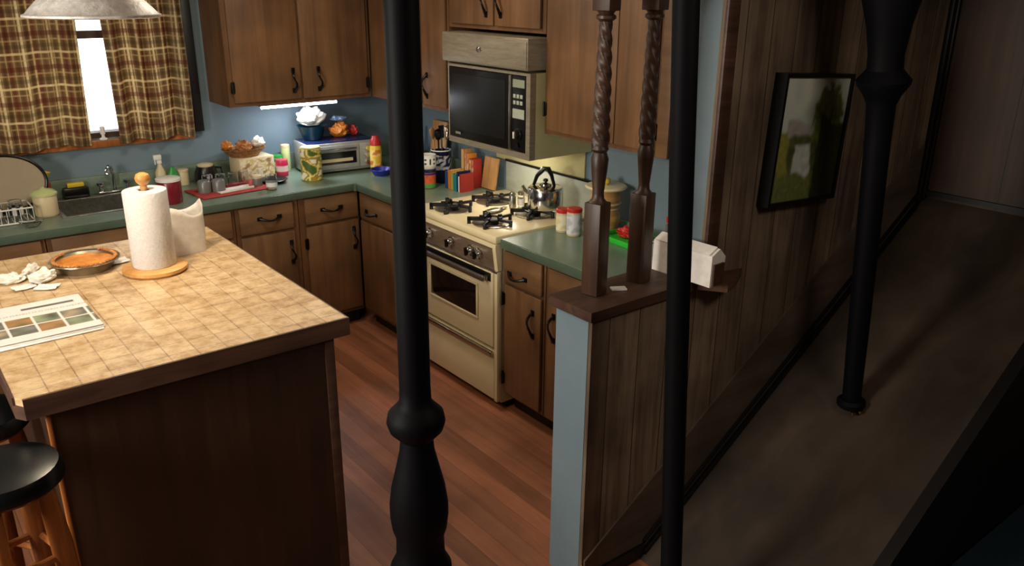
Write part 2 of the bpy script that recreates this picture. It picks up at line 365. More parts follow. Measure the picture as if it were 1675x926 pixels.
# ================================================================== CABINETS
def pull(bm_parent, x, y, z, vertical, name='handle'):
    """curved black iron pull standing proud of the front (which faces -y)"""
    n = 11; pts = []; rad = []
    for i in range(n):
        t = i/(n-1); s_ = (t-.5)*.115; out = -.004-.028*math.sin(PI*t)**.8
        wob = .010*math.sin(2*PI*t)
        pts.append((x+wob, y+out, z+s_) if vertical else (x+s_, y+out, z-.012*math.sin(PI*t))); rad.append(.0045+.003*abs(math.cos(PI*t)))
    bm = B(); bm_tube(bm, pts, rad, 8)
    for sgn in (-1, 1):
        if vertical: bm_box(bm, x-.011, x+.011, y-.006, y, z+sgn*.0575-.015, z+sgn*.0575+.015, .003)
        else: bm_box(bm, x+sgn*.0575-.015, x+sgn*.0575+.015, y-.006, y, z-.011, z+.011, .003)
    return build(name, bm, M['handle'], bm_parent)
def cabinet(label, cat, loc, rz, w_, z0, z1, dep, fronts, toe=0, group=None, sink=False, name='base_cabinet'):
    t = thing(name, label, cat, loc, rz, group)
    bm = B(); zb = z0+toe
    topz = z1 if not sink else z0+.66
    bm_box(bm, .001, w_-.001, -dep+.02, -.002, zb, topz)
    build('body', bm, M['cabframe'], t)
    # face frame
    bm = B(); y0_, y1_ = -dep, -dep+.0198
    bm_box(bm, .001, w_-.001, y0_, y1_, zb, z1)
    build('face_frame', bm, M['cabframe'], t)
    if toe: boxo('toe_kick', M['blacktrimshade'], (.001, w_-.001, -dep+.065, -dep+.0855, z0+.0005, zb-.001), t)
    for f in fronts:
        kind, a0, a1, b0, b1 = f[:5]
        dmat = M['cab'] if kind == 'door' else M['cabx']
        p_ = boxo(kind, dmat, (a0, a1, y0_-.018, y0_-.0003, b0, b1), t, bev=.006)
        for h in f[5:]:
            if h[0] == 'v': pull(p_, h[1], y0_-.018, h[2], True)
            elif h[0] == 'h': pull(p_, h[1], y0_-.018, h[2], False)
            elif h[0] == 'hinge':
                bm = B(); bm_box(bm, h[1]-.012, h[1]+.012, y0_-.023, y0_-.0181, h[2]-.03, h[2]+.03, .003)
                bm_tube(bm, [(h[1], y0_-.024, h[2]-.034), (h[1], y0_-.024, h[2]+.034)], .006)
                build('hinge', bm, M['handle'], p_)
    return t
G1 = None
# wall with the window (x origin = left side of each unit, front faces -y)
def cA(x0, x1, *a, **k): return cabinet(a[0], 'cabinet', (x0, -.0, 0), 0, x1-x0, *a[1:], **k)
cA(-1.0, -.612, 'brown wooden base cabinet in the inside corner, left of the angle', .0, .873, .61,
   [('drawer', .035, .375, .705, .86, ('h', .20, .785)), ('door', .035, .375, .125, .69, ('v', .338, .58), ('hinge', .03, .594))], toe=.10)
cA(-1.372, -1.003, 'brown wooden base cabinet below the red mat, one drawer over one door', .0, .873, .61,
   [('drawer', .02, .335, .705, .86, ('h', .19, .79)), ('door', .02, .335, .125, .69, ('v', .308, .565))], toe=.10)
cA(-2.30, -1.375, 'brown wooden cabinet under the sink, mostly behind the island', .0, .873, .61,
   [('drawer_front', .02, .445, .705, .86), ('drawer_front', .475, .905, .705, .86), ('door', .02, .445, .125, .69, ('v', .41, .58)), ('door', .475, .905, .125, .69, ('v', .51, .58))], toe=.10, sink=True)
cA(-3.1, -2.303, 'brown wooden base cabinet at the left picture edge under the dish rack', .0, .873, .61,
   [('drawer', .02, .777, .705, .86, ('h', .4, .785)), ('door', .02, .39, .125, .69), ('door', .40, .777, .125, .69)], toe=.10)
# stove wall: local x runs toward -y, front faces -x
def cB(s0, s1, *a, **k): return cabinet(a[0], 'cabinet', (0, -s0, 0), -PI/2, s1-s0, *a[1:], **k)
cB(.632, 1.298, 'brown wooden base cabinet left of the range, behind the black post', .0, .873, .61,
   [('drawer', .02, .645, .705, .86, ('h', .165, .762)), ('door', .02, .645, .125, .69, ('v', .60, .58))], toe=.10)
cB(2.062, 2.362, 'narrow brown base cabinet directly right of the cream range', .0, .873, .61,
   [('drawer', .012, .285, .705, .86, ('h', .115, .758)), ('door', .012, .285, .115, .69, ('v', .232, .555), ('hinge', .012, .62), ('hinge', .012, .2))], toe=.10)
cB(2.366, 3.096, 'brown base cabinet running behind the blue end of the half wall', .0, .873, .61,
   [('drawer', .03, .70, .705, .86, ('h', .36, .785)), ('door', .03, .36, .115, .69, ('v', .075, .585)), ('door', .37, .70, .115, .69, ('v', .41, .585))], toe=.10)
UZ0, UZ1 = 1.37, 2.2
def uA(x0, x1, label, fr): return cabinet(label, 'cabinet', (x0, 0, 0), 0, x1-x0, UZ0, UZ1, .33, fr, name='wall_cabinet')
uA(-1.235, -.334, 'two-door brown wall cabinet over the toaster oven, beside the window',
   [('door', .028, .432, 1.392, 2.18, ('v', .385, 1.50), ('hinge', .022, 1.48)), ('door', .445, .875, 1.392, 2.18, ('v', .545, 1.50), ('hinge', .87, 1.46))])
def uB(s0, s1, label, z0, fr): return cabinet(label, 'cabinet', (0, -s0, 0), -PI/2, s1-s0, z0, UZ1, .33, fr, name='wall_cabinet')
uB(.336, 1.203, 'brown wall cabinet with a pair of doors left of the microwave', UZ0,
   [('door', .30, .602, 1.392, 2.18, ('v', .545, 1.50)), ('door', .615, .850, 1.392, 2.18, ('v', .665, 1.50))])
uB(1.206, 1.998, 'short brown wall cabinet above the range hood', 1.825,
   [('door', .03, .405, 1.845, 2.18, ('v', .353, 1.955)), ('door', .418, .765, 1.845, 2.18, ('v', .471, 1.955))])
uB(2.001, 2.79, 'tall brown wall cabinet right of the microwave, behind the twisted spindles', UZ0,
   [('door', .03, .475, 1.392, 2.18, ('v', .425, 1.485), ('hinge', .02, 1.49)), ('door', .479, .700, 1.392, 2.18, ('hinge', .705, 1.475), ('hinge', .705, 2.05)), ('stile', .722, .785, 1.375, 2.195)])

# ================================================================== COUNTERS
SX0, SX1, SY0, SY1 = -2.17, -1.76, -.46, -.10
bm = B(); z0, z1 = .8745, .914
for b in ((-3.1, SX0, -.635, -.0005), (SX1, -.635, -.635, -.0005), (SX0, SX1, -.635, SY0), (SX0, SX1, SY1, -.0005), (-.635, -.0005, -1.298, -.0005)):
    bm_box(bm, *b, z0, z1)
bm_box(bm, -3.1, -.002, -.02, -.0006, z1, z1+.10, .004); bm_box(bm, -.02, -.0006, -1.20, -.021, z1, z1+.10, .004)
wt = build('countertop', bm, M['green']); tag(wt, 'L-shaped green laminate countertop under the window and in the corner', 'countertop')
bm = B(); bm_box(bm, -3.1, -.645, -.641, -.6351, z0-.004, z1-.003, .002); bm_box(bm, -.641, -.6351, -1.298, -.645, z0-.004, z1-.003, .002)
bm_lathe(bm, [(.0, z0-.004), (.011, z0-.004), (.011, z1-.003), (0, z1-.003)], 12, -.645, -.645)
build('front_edge', bm, M['gedge'], wt)
bm = B(); bm_box(bm, -.635, -.0005, -3.098, -2.062, z0, z1); bm_box(bm, -.02, -.0006, -3.098, -2.062, z1, z1+.03, .004)
wt = build('countertop', bm, M['green']); tag(wt, 'green laminate countertop between the range and the half wall', 'countertop')
bm = B(); bm_box(bm, -.641, -.6351, -3.098, -2.062, z0-.004, z1-.003, .002); build('front_edge', bm, M['gedge'], wt)

# sink
sk = thing('kitchen_sink', 'stainless steel sink set in the green counter under the window', 'sink', (0, 0, .914))
bm = B(); c = .018
for b in ((SX0-c, SX0+.004, SY0-c, SY1+c), (SX1-.004, SX1+c, SY0-c, SY1+c), (SX0, SX1, SY0-c, SY0+.004), (SX0, SX1, SY1-.004, SY1+c)):
    bm_box(bm, *b, .0003, .006, .001)
build('rim', bm, M['steel'], sk)
bm = B(); h = -.17
bm_box(bm, SX0+.003, SX0+.006, SY0+.003, SY1-.003, h, 0); bm_box(bm, SX1-.006, SX1-.003, SY0+.003, SY1-.003, h, 0)
bm_box(bm, SX0+.006, SX1-.006, SY0+.003, SY0+.006, h, 0); bm_box(bm, SX0+.006, SX1-.006, SY1-.006, SY1-.003, h, 0)
bm_box(bm, SX0+.003, SX1-.003, SY0+.003, SY1-.003, h-.003, h)
build('basin', bm, M['steel'], sk)
fc = thing('kitchen_faucet', 'chrome faucet behind the sink', 'faucet', (-1.835, -.055, .914))
boxo('base_plate', M['chrome'], (-.09, .09, -.02, .02, .0065, .02), fc, .006)
tube('spout', M['chrome'], [(0, 0, .02), (0, 0, .11), (-.01, -.02, .15), (-.03, -.06, .165), (-.05, -.10, .15), (-.055, -.11, .13)], .010, fc)
for s_ in (-1, 1):
    bm = B(); bm_lathe(bm, [(.012, .02), (.01, .045), (.022, .055), (.022, .068), (.006, .075)], 16, s_*.07, 0); build('tap_handle', bm, M['chrome'], fc)

# ================================================================== RANGE
RG0, RG1 = 1.315, 2.052; RW = RG1-RG0
rg = thing('gas_range', 'cream gas range with brown control panel between the base cabinets', 'stove', (0, -RG0, 0), -PI/2)
bm = B(); bm_box(bm, .004, RW-.004, -.62, -.03, .04, .885)
build('body', bm, M['cream'], rg)
boxo('toe_kick', M['blacktrimshade'], (.02, RW-.02, -.58, -.1, .0005, .039), rg)
bm = B(); bm_box(bm, 0, RW, -.66, -.03, .886, .926, .012); build('cooktop', bm, M['cream'], rg)
bm = B(); bm_prism(bm, [(-.66, .868), (-.66, .884), (-.621, .884), (-.621, .75), (-.645, .75)], 'x', .002, .012)
bm_prism(bm, [(-.66, .868), (-.66, .884), (-.621, .884), (-.621, .75), (-.645, .75)], 'x', RW-.028, RW-.002)
bm_prism(bm, [(-.661, .864), (-.661, .884), (-.621, .884), (-.621, .862)], 'x', .012, RW-.028)
build('panel_surround', bm, M['cream'], rg, False)
bm = B(); bm_prism(bm, [(-.658, .861), (-.621, .861), (-.621, .75), (-.646, .75)], 'x', .013, RW-.029); cpn = build('control_panel', bm, M['panelm'], rg, False)
boxo('chrome_edge', M['chrome'], (.004, RW-.004, -.652, -.640, .737, .749), rg, .003)
for s_ in (.095, .165, .36, .53, .60):
    bm = B(); mt = Matrix.Translation((s_, -.652, .812)) @ Matrix.Rotation(PI/2+.12, 4, 'X')
    bm_lathe(bm, [(.027, .0), (.027, .006), (.020, .008), (.018, .028), (.015, .032)], 20, mat=mt)
    kb = build('knob', bm, M['chrome'], cpn)
    bm = B(); bm_box(bm, -.005, .005, -.019, .019, .03, .042, .002, mat=mt); build('knob_grip', bm, M['black'], kb)
# oven door, window, handle
od = boxo('oven_door', M['cream'], (.012, RW-.03, -.655, -.621, .345, .735), rg, .006)
boxo('oven_window', M['dglass'], (.165, .575, -.6595, -.6551, .475, .640), od, .002)
bm = B()
for b in ((.150, .59, .640, .652), (.150, .59, .463, .475), (.150, .165, .475, .640), (.575, .59, .475, .640)):
    bm_box(bm, b[0], b[1], -.662, -.6551, b[2], b[3], .002)
build('window_frame', bm, M['cream'], od)
bm = B(); bm_box(bm, .03, RW-.06, -.694, -.672, .690, .718, .008); bm_box(bm, .03, .055, -.673, -.6551, .695, .715); bm_box(bm, RW-.085, RW-.06, -.673, -.6551, .695, .715)
hd = build('oven_handle', bm, M['steel'], od)
boxo('dark_band', M['black'], (.012, RW-.045, -.6585, -.6552, .690, .732), od)
dr = boxo('broiler_drawer', M['cream'], (.012, RW-.03, -.648, -.621, .055, .325), rg, .006)
boxo('drawer_handle', M['chrome'], (.012, RW-.03, -.672, -.6482, .300, .326), dr, .008)
boxo('side_trim', M['cream'], (RW-.026, RW-.002, -.65, -.621, .05, .745), rg, .004)
# backguard
bg_ = boxo('backguard', M['guard'], (.0, RW, -.03, -.013, .80, 1.10), rg, .006)
boxo('guard_rim', M['black'], (.0, RW, -.036, -.0305, 1.09, 1.104), bg_, .002)
boxo('guard_end', M['black'], (RW-.008, RW, -.037, -.0305, .93, 1.09), bg_, .002)
# burners
def burner(s_, dd):
    bm = B(); bm_lathe(bm, [(.095, .9265), (.098, .931), (.085, .933), (.05, .928), (.0, .927)], 28, s_, -dd); dp = build('drip_pan', bm, M['tin'], rg)
    bm = B(); bm_lathe(bm, [(.034, .928), (.036, .942), (.02, .946), (0, .946)], 20, s_, -dd); build('burner_cap', bm, M['burner'], dp)
    bm = B()
    for k in range(5):
        a = k*2*PI/5+.3; c_, s2 = math.cos(a), math.sin(a)
        mt = Matrix.Translation((s_, -dd, 0)) @ Matrix.Rotation(a, 4, 'Z')
        bm_box(bm, .035, .118, -.007, .007, .944, .958, .002, mat=mt); bm_box(bm, .106, .12, -.007, .007, .9265, .958, .002, mat=mt)
        bm_box(bm, .04, .06, -.006, .006, .957, .966, .002, mat=mt)
    bm_tube(bm, [(s_+.048*math.cos(2*PI*k/24), -dd+.048*math.sin(2*PI*k/24), .951) for k in range(25)], .006, 8, False)
    build('burner_grate', bm, M['burner'], dp)
for s_, dd in ((.20, .535), (.20, .265), (.54, .535), (.54, .265)): burner(s_, dd)

# ================================================================== MICROWAVE + HOOD
s0, s1 = 1.30, 2.0
hw = s1-s0
mw = thing('microwave_oven', 'black-fronted built-in microwave above the range', 'microwave', (0, -s0-.02, 1.247), -PI/2); mW = hw-.022
bm = B(); bm_box(bm, 0, mW, -.385, -.014, 0, .405); build('case', bm, M['creamsheet'], mw)
bm = B()
bm_box(bm, 0, .012, -.42, -.3851, 0, .405); bm_box(bm, mW-.03, mW, -.42, -.3851, 0, .405)
bm_box(bm, .012, mW-.03, -.42, -.3851, .392, .405); bm_box(bm, .012, mW-.03, -.42, -.3851, 0, .03)
build('bezel', bm, M['hoodm'], mw)
dr = boxo('door', M['black'], (.014, .525, -.424, -.3852, .034, .389), mw, .003)
boxo('door_window', flat('microwave_window_mesh', C(20, 23, 25), .35), (.05, .495, -.427, -.4241, .075, .36), dr, .001)
bm = B(); bm_box(bm, .527, .541, -.432, -.386, .034, .389, .003); build('door_handle', bm, M['steel'], mw)
boxo('name_plate', M['hoodm'], (.075, .12, -.4285, -.4272, .05, .062), dr)
cp_ = boxo('control_panel', M['black'], (.543, mW-.031, -.422, -.3852, .034, .389), mw, .002)
xm = (.543+mW-.031)/2
boxo('display', flat('microwave_display', C(140, 146, 124), .3), (.552, mW-.038, -.4245, -.4222, .335, .372), cp_)
bm = B()
for k in range(2):
    for j in range(3): bm_box(bm, .555+j*.026, .574+j*.026, -.4245, -.4222, .285-k*.03, .303-k*.03, .001)
build('button', bm, M['guard'], cp_)
boxo('label_strip', M['guard'], (.552, mW-.038, -.4245, -.4222, .19, .235), cp_)
mt = Matrix.Translation((xm, -.4222, .115)) @ Matrix.Rotation(PI/2, 4, 'X')
bm = B(); bm_lathe(bm, [(.030, 0), (.030, .006), (.021, .008), (.018, .024), (0, .024)], 20, mat=mt); kb = build('timer_knob', bm, M['black'], cp_)
bm = B(); bm_box(bm, -.004, .004, -.016, .016, .0241, .032, .001, mat=mt); build('knob_grip', bm, M['white'], kb)
mt = Matrix.Translation((xm, -.4222, .062)) @ Matrix.Rotation(PI/2, 4, 'X')
bm = B(); bm_lathe(bm, [(.014, 0), (.013, .012), (0, .012)], 16, mat=mt); build('start_knob', bm, M['black'], cp_)
boxo('base_vent', M['black'], (.3, .42, -.35, -.25, -.008, -.0003), mw)
boxo('cooktop_lamp_lens', flat('warm_lamp_lens', (1, 1, 1, 1), .5, emis=(1, .9, .75, 1), es=2), (.12, .26, -.30, -.22, -.006, -.0003), mw)
area('cooktop_lamp', (-.24, -1.60, 1.230), .10, 1.5, (1, .90, .74))
hd = thing('range_hood', 'brushed metal hood box over the microwave', 'range hood', (0, -s0, 1.664), -PI/2)
bm = B(); bm_box(bm, 0, hw, -.44, -.014, 0, .145, .006); build('hood_body', bm, M['hoodm'], hd)
bm = B(); bm_box(bm, .006, hw-.006, -.444, -.4402, .008, .130, .002); fpn = build('front_panel', bm, M['hoodm'], hd)
bm = B(); mt = Matrix.Translation((hw*.47, -.4442, .075)) @ Matrix.Rotation(PI/2, 4, 'X'); bm_lathe(bm, [(.015, 0), (.013, .006), (0, .008)], 16, mat=mt, sx=1.4); build('badge', bm, M['chrome'], fpn)

# ================================================================== UNDER-CABINET LIGHT
fl = thing('fluorescent_light', 'lit fluorescent strip under the left wall cabinet', 'light', (-1.045, -.27, 1.3695))
boxo('housing', M['cabframe'], (0, .50, -.025, .035, -.012, -.0005), fl, .003)
bm = B(); bm_tube(bm, [(.01, -.015, -.0205), (.49, -.015, -.0205)], .008, 10); build('light_tube', bm, M['tube'], fl)
area('undercabinet_glow', (-.80, -.26, 1.325), .12, 2.6, (.80, .86, 1))

# ================================================================== CURTAINS
def plaid(uu, vv):
    """uu, vv metres on the cloth"""
    base = (.34, .21, .11)
    def stripe(x, table, per=.17):
        x = x % per
        for a, b_, c_, k in table:
            if a <= x < b_: return c_, k
        return None, 0
    tabv = [(.0, .013, C(240, 226, 186), .85), (.020, .027, C(226, 206, 160), .6), (.036, .052, C(88, 80, 48), .4), (.060, .070, C(236, 218, 170), .75), (.080, .098, C(128, 48, 44), .5), (.108, .114, C(226, 206, 156), .6), (.124, .140, C(104, 92, 56), .35), (.150, .157, C(230, 212, 164), .65)]
    tabh = [(.0, .012, C(240, 224, 180), .8), (.03, .050, C(84, 80, 50), .35), (.066, .073, C(224, 202, 150), .55), (.090, .112, C(120, 44, 38), .5), (.140, .146, C(220, 198, 146), .55)]
    c = base
    for x, tb in ((uu, tabv), (vv, tabh)):
        s_, k = stripe(x, tb)
        if k: c = tuple(c[i]*(1-k)+s_[i]*k for i in range(3))
    return tuple(c[:3])+(1,)
def curtain(x0b, x1b, x0t, x1t, label, zb=1.195, ph=0):
    zt = 2.12
    def pos(a, b):
        x = (x0b+(x1b-x0b)*a)*(1-b)+(x0t+(x1t-x0t)*a)*b
        y = -.075-.020*math.sin(a*(x1b-x0b)*62+ph+1.2*math.sin(b*3+a*4))-.008*math.sin(a*40+ph)
        return (x, y, zb+(zt-zb)*b+.010*math.sin(a*13+ph)*(1-b))
    wdt = (x1b-x0b)*1.35
    o = grid('curtain_panel', 190, 240, pos, lambda a, b: plaid(a*wdt+.03, b*.93+.02), M['plaid'])
    return o
for args, lab in (((-2.66, -1.915, -2.66, -1.895), 'plaid curtain panel left of the bright window gap'), ((-1.765, -1.362, -1.785, -1.352), 'plaid curtain panel right of the bright window gap, beside the wall cabinet')):
    cp = thing('curtain', lab, 'curtain', (0, 0, 0), 0, 'plaid curtains'); o = curtain(*args, lab, ph=args[0]); o.parent = cp
    md = o.modifiers.new('solid', 'SOLIDIFY'); md.thickness = .0015
    bm = B()
    for k in range(7):
        xk = args[0]+.05+(args[1]-args[0]-.1)*k/6
        bm_lathe(bm, [(.0, 2.1215), (.007, 2.123), (.007, 2.128), (0, 2.1295)], 12, xk, -.075)
    build('curtain_ring', bm, M['brass'], cp)
rod = thing('curtain_rod', 'dark curtain rod above the window', 'curtain rod', (0, 0, 0))
tube('rod', M['handle'], [(-2.72, -.075, 2.142), (-1.27, -.075, 2.142)], .009, rod)
bm = B(); bm_box(bm, -2.70, -2.68, -.075, -.0005, 2.12, 2.129); bm_box(bm, -1.30, -1.28, -.075, -.0005, 2.12, 2.129); build('bracket', bm, M['handle'], rod)
# small white candle-like latch post on the sill in the gap
t = thing('candle_stick', 'small white candle stick on the window sill in the curtain gap', 'candle', (-1.845, -.02, WZ0-.0045))
lathe('foot', M['white'], [(.022, 0), (.022, .006), (.009, .012), (.008, .03)], t, 16); lathe('candle', M['cloth'], [(.013, .0305), (.013, .07), (.006, .072)], t, 16)

# ================================================================== ISLAND
IX0, IX1, IY0, IY1, IZ = -2.735, -1.795, -2.778, -1.475, 1.04
isl = thing('kitchen_island', 'large dark wood island with a tan tiled top', 'island', (0, 0, 0))
bm = B(); bm_prism(bm, [(IX0+.02, IY0+.006), (IX1-.006, IY0+.006), (IX1-.006, IY1-.006), (IX0+.006, IY1-.006), (IX0+.006, IY0+.03)], 'z', IZ-.022, IZ); tp = build('tile_top', bm, M['tile'], isl, False)
bm = B()
bm_prism(bm, [(IX0, IY0+.03), (IX0+.02, IY0), (IX1, IY0), (IX1, IY1), (IX0, IY1)], 'z', IZ-.060, IZ-.0225)
bm_box(bm, IX0+.02, IX1, IY0, IY0+.0055, IZ-.0225, IZ-.001); bm_box(bm, IX1-.0055, IX1, IY0+.006, IY1, IZ-.0225, IZ-.001)
bm_box(bm, IX0, IX1-.006, IY1-.0055, IY1, IZ-.0225, IZ-.001); bm_box(bm, IX0, IX0+.0055, IY0+.03, IY1-.006, IZ-.0225, IZ-.001)
build('top_edge', bm, M['trimwood'], isl, False)
BX0, BX1, BY0, BY1 = -2.665, -1.84, -2.74, -1.52
boxo('base', M['islepanel'], (BX0, BX1, BY0, BY1, .0005, IZ-.0605), isl)
boxo('corner_post', M['trimwood'], (BX1-.03, BX1+.004, BY0-.004, BY0+.03, .001, IZ-.061), isl, .003)
boxo('corner_post', M['stoolwood'], (BX0-.004, BX0+.008, BY0-.004, BY0+.012, .001, IZ-.061), isl, .003)
z = IZ+.0008
# newspaper
npz = thing('newspaper', 'folded newspaper with colour photos on the island at the left', 'newspaper', (-2.43, -2.235, z), .01)
def page(a, b):
    w1 = C(214, 208, 204); 
    px, py = a, b
    if .12 < py < .60 and px > .04:
        cx_ = px*5.2 % 1; cy_ = (py-.12)/.48*2 % 1
        if cx_ > .1 and cy_ > .12:
            seed = int(px*5.2)*7+int((py-.12)/.48*2)*3
            q = nz(px*3, py*3, seed*1.7, 3)
            return mixc([C(38, 34, 30), C(66, 84, 50), C(70, 52, 40), C(46, 62, 72)][seed % 4], [C(170, 150, 120), C(150, 160, 130), C(176, 120, 80), C(120, 130, 120)][(seed+1) % 4], q)
    if .80 < py < .86 and .55 < px < .93: return C(92, 84, 80)
    if .68 < py < .73: return mixc(w1, C(120, 112, 106), .5 if int(px*90) % 2 else .15)
    return w1
def sheet(z_, sx, sy, dx, dy, name):
    return grid(name, 110, 90, lambda a, b: (dx-sx+sx*a, dy-sy/2+sy*b, z_+.002*math.sin(a*5)*math.sin(b*3)+.0025), page, M['print'], npz, .001)
bm = B(); bm_box(bm, -.40, .0, -.168, .168, .0, .007, .002); build('inner_pages', bm, M['paper'], npz)
sheet(.008, .40, .33, -.002, 0, 'front_page')
bm = B(); bm_box(bm, -.40, -.005, -.182, -.1685, .0005, .003, .001); build('loose_sheet', bm, M['paper'], npz)
# paper towel holder and roll
pt = thing('paper_towel_holder', 'upright paper towel roll on a round pale wood stand on the island', 'paper towel', (-2.147, -1.945, z))
lathe('stand_base', M['palewood'], [(.0, .0), (.105, .0), (.113, .008), (.112, .018), (.100, .024), (0, .024)], pt, 40)
lathe('dowel', M['palewood'], [(.012, .0242), (.012, .318), (0, .318)], pt, 16)
lathe('finial', M['palewood'], [(.010, .3185), (.014, .322), (.024, .333), (.027, .345), (.022, .358), (.010, .364), (0, .365)], pt, 24)
lathe('towel_roll', M['towel'], [(.020, .0245), (.073, .0245), (.075, .03), (.075, .298), (.073, .302), (.020, .302), (.020, .0245)], pt, 48, cap=False)
# pie
pi = thing('pie_dish', 'foil pie dish with orange-brown pie on the island', 'pie', (-2.345, -1.775, z))
lathe('dish', M['tin'], [(.0, .0), (.085, .0), (.108, .034), (.120, .038), (.119, .041), (.106, .038), (.084, .003), (0, .003)], pi, 44)
bm = B(); bm_lathe(bm, [(.0, .0035), (.083, .0035), (.101, .030), (.075, .034), (.03, .036), (0, .034)], 44); pf = build('pie_filling', bm, M['pie'], pi)
bm = B(); n = 44
for k in range(n):
    a = 2*PI*k/n
    if .9 < a < 2.0: continue
    mt = Matrix.Translation((.104*math.cos(a), .104*math.sin(a), .042)) @ Matrix.Rotation(a, 4, 'Z')
    bm_lathe(bm, [(0, -.006), (.007, -.002), (.008, .002), (0, .006)], 8, mat=mt)
build('crust_edge', bm, M['brownbag'], pi)
# crumpled tissues
def crumple(name, label, cat, loc, sx, sy, sz_, seed, mat, rz=0, group=None):
    bm = B(); bmesh.ops.create_icosphere(bm, subdivisions=4, radius=1)
    for v in bm.verts:
        n_ = noise.noise(v.co*2.3+Vector((seed, 0, 0)))+.5*abs(noise.noise(v.co*5.1+Vector((0, seed, 0))))
        q = 1+.38*n_; v.co = Vector((v.co.x*sx*q, v.co.y*sy*q, max(0, v.co.z*.5+.42)*sz_*q))
    o = build(name, bm, mat, None); o.location = loc; o.rotation_euler.z = rz; return tag(o, label, cat, group)
crumple('crumpled_napkin', 'crumpled white napkin nearest the pie dish', 'napkin', (-2.497, -1.838, z), .042, .030, .045, 1, M['cloth'], .4)
crumple('crumpled_napkin', 'long twisted white napkin behind the other napkins', 'napkin', (-2.52, -1.735, z), .058, .018, .035, 4, M['cloth'], 1.1)
crumple('crumpled_napkin', 'small white napkin left end of the pile', 'napkin', (-2.588, -1.79, z), .040, .026, .034, 8, M['cloth'], -.2)
for lab, x, y, rz, s_ in (('flat white paper scrap in front of the crumpled napkins, left one', -2.565, -1.875, .2, .034), ('creased white paper scrap in front of the crumpled napkins, right one', -2.500, -1.92, -.5, .036), ('white paper slip between the pie and the towel roll', -2.236, -1.768, .1, .040)):
    o = grid('paper_scrap', 14, 14, lambda a, b: ((a-.5)*2*s_, (b-.5)*1.5*s_, .004+.006*abs(a-.5)+.002*math.sin(b*7)), lambda a, b: C(228, 224, 220) if not (.3 < b < .5 and a > .2) else C(190, 186, 184), M['print'], None, .001)
    o.location = (x, y, z); o.rotation_euler.z = rz; tag(o, lab, 'paper')
# white paper bag
bgp = thing('paper_bag', 'open white paper bag behind the paper towel roll', 'bag', (-1.985, -1.79, z), .12)
bm = B(); L_ = 8
rings = []
for j in range(L_+1):
    h_ = j/L_; ring = []
    for k in range(32):
        a = 2*PI*k/32; ex = .11
        cx_, cy_ = math.cos(a), math.sin(a)
        q = (abs(cx_)**4+abs(cy_)**4)**(-.25)
        zz = .175*h_+(.016*math.sin(a*2+.9)+.012*math.cos(a*3))*h_**4
        wv = 1+.05*noise.noise(Vector((cx_*3, cy_*3, h_*4)))
        ring.append(bm.verts.new((.072*q*cx_*wv*(1+.10*h_), .040*q*cy_*wv*(1-.1*h_), zz)))
    rings.append(ring)
for a_, b_ in zip(rings, rings[1:]):
    for k in range(32): bm.faces.new((a_[k], a_[(k+1) % 32], b_[(k+1) % 32], b_[k]))
bm.faces.new(list(reversed(rings[0])))
o = build('bag_body', bm, M['paper'], bgp); md = o.modifiers.new('s', 'SOLIDIFY'); md.thickness = .0015
o = crumple('bag_contents', '', '', (0, 0, .04), .04, .024, .11, 3, M['cloth']); del o['label']; del o['category']; o.parent = bgp

# ================================================================== PENDANT
pd = thing('pendant_lamp', 'pewter dome pendant lamp hanging over the island', 'lamp', (-2.262, -2.12, 1.935))
prof = [(.190, .0), (.196, .003), (.195, .009), (.186, .012), (.170, .030), (.145, .055), (.118, .078), (.088, .098), (.060, .112), (.040, .122), (.038, .16), (.02, .17)]
bm = B(); bm_lathe(bm, prof, 56, cap=False); o = build('lamp_shade', bm, M['dome'], pd); md = o.modifiers.new('s', 'SOLIDIFY'); md.thickness = .003; md.offset = -1
lathe('bulb', M['bulb'], [(.0, .035), (.022, .042), (.032, .062), (.026, .085), (.014, .098), (.013, .12)], pd, 20)
tube('cord', M['black'], [(0, 0, .17), (0, 0, CZ-1.935-.021)], .004, pd)
lathe('canopy', M['dome'], [(.05, CZ-1.935-.02), (.055, CZ-1.935-.012), (.055, CZ-1.935-.0005)], pd, 24)
l = bpy.data.lights.new('pendant_bulb_light', 'POINT'); l.energy = 20; l.color = (1, .84, .62); l.shadow_soft_size = .04
o = bpy.data.objects.new('pendant_bulb_light', l); o.location = (-2.262, -2.12, 1.955); COL.objects.link(o)

# ================================================================== STOOLS
def stool(x, y, zt, label, rz):
    t = thing('bar_stool', label, 'stool', (x, y, 0), rz, 'stools at the island')
    R_ = .132
    lathe('seat', M['leather'], [(0, zt-.058), (R_*.90, zt-.058), (R_, zt-.046), (R_, zt-.026), (R_*.93, zt-.006), (R_*.6, zt+.004), (0, zt+.002)], t, 44)
    for k in range(4):
        a = PI/4+k*PI/2; c_, s_ = math.cos(a), math.sin(a)
        bm = B(); bm_tube(bm, [(c_*.085, s_*.085, zt-.059), (c_*.10, s_*.10, zt*.75), (c_*.112, s_*.112, zt*.4), (c_*.122, s_*.122, .0)], [.020, .026, .024, .017], 12); build('leg', bm, M['stoolwood'], t)
    for zz, q in ((zt*.72, .101), (zt*.45, .110), (zt*.22, .117)):
        for k in range(4):
            a = PI/4+k*PI/2; b = a+PI/2
            bm = B(); bm_tube(bm, [(q*math.cos(a), q*math.sin(a), zz), (q*.72*math.cos(a+PI/4), q*.72*math.sin(a+PI/4), zz), (q*math.cos(b), q*math.sin(b), zz)], .010, 8); build('rung', bm, M['stoolwood'], t)
    return t
stool(-2.797, -2.90, .94, 'nearer bar stool with round black seat beside the island corner', .25)
stool(-2.812, -2.50, .915, 'farther bar stool with black seat, tucked by the island left side', .6)

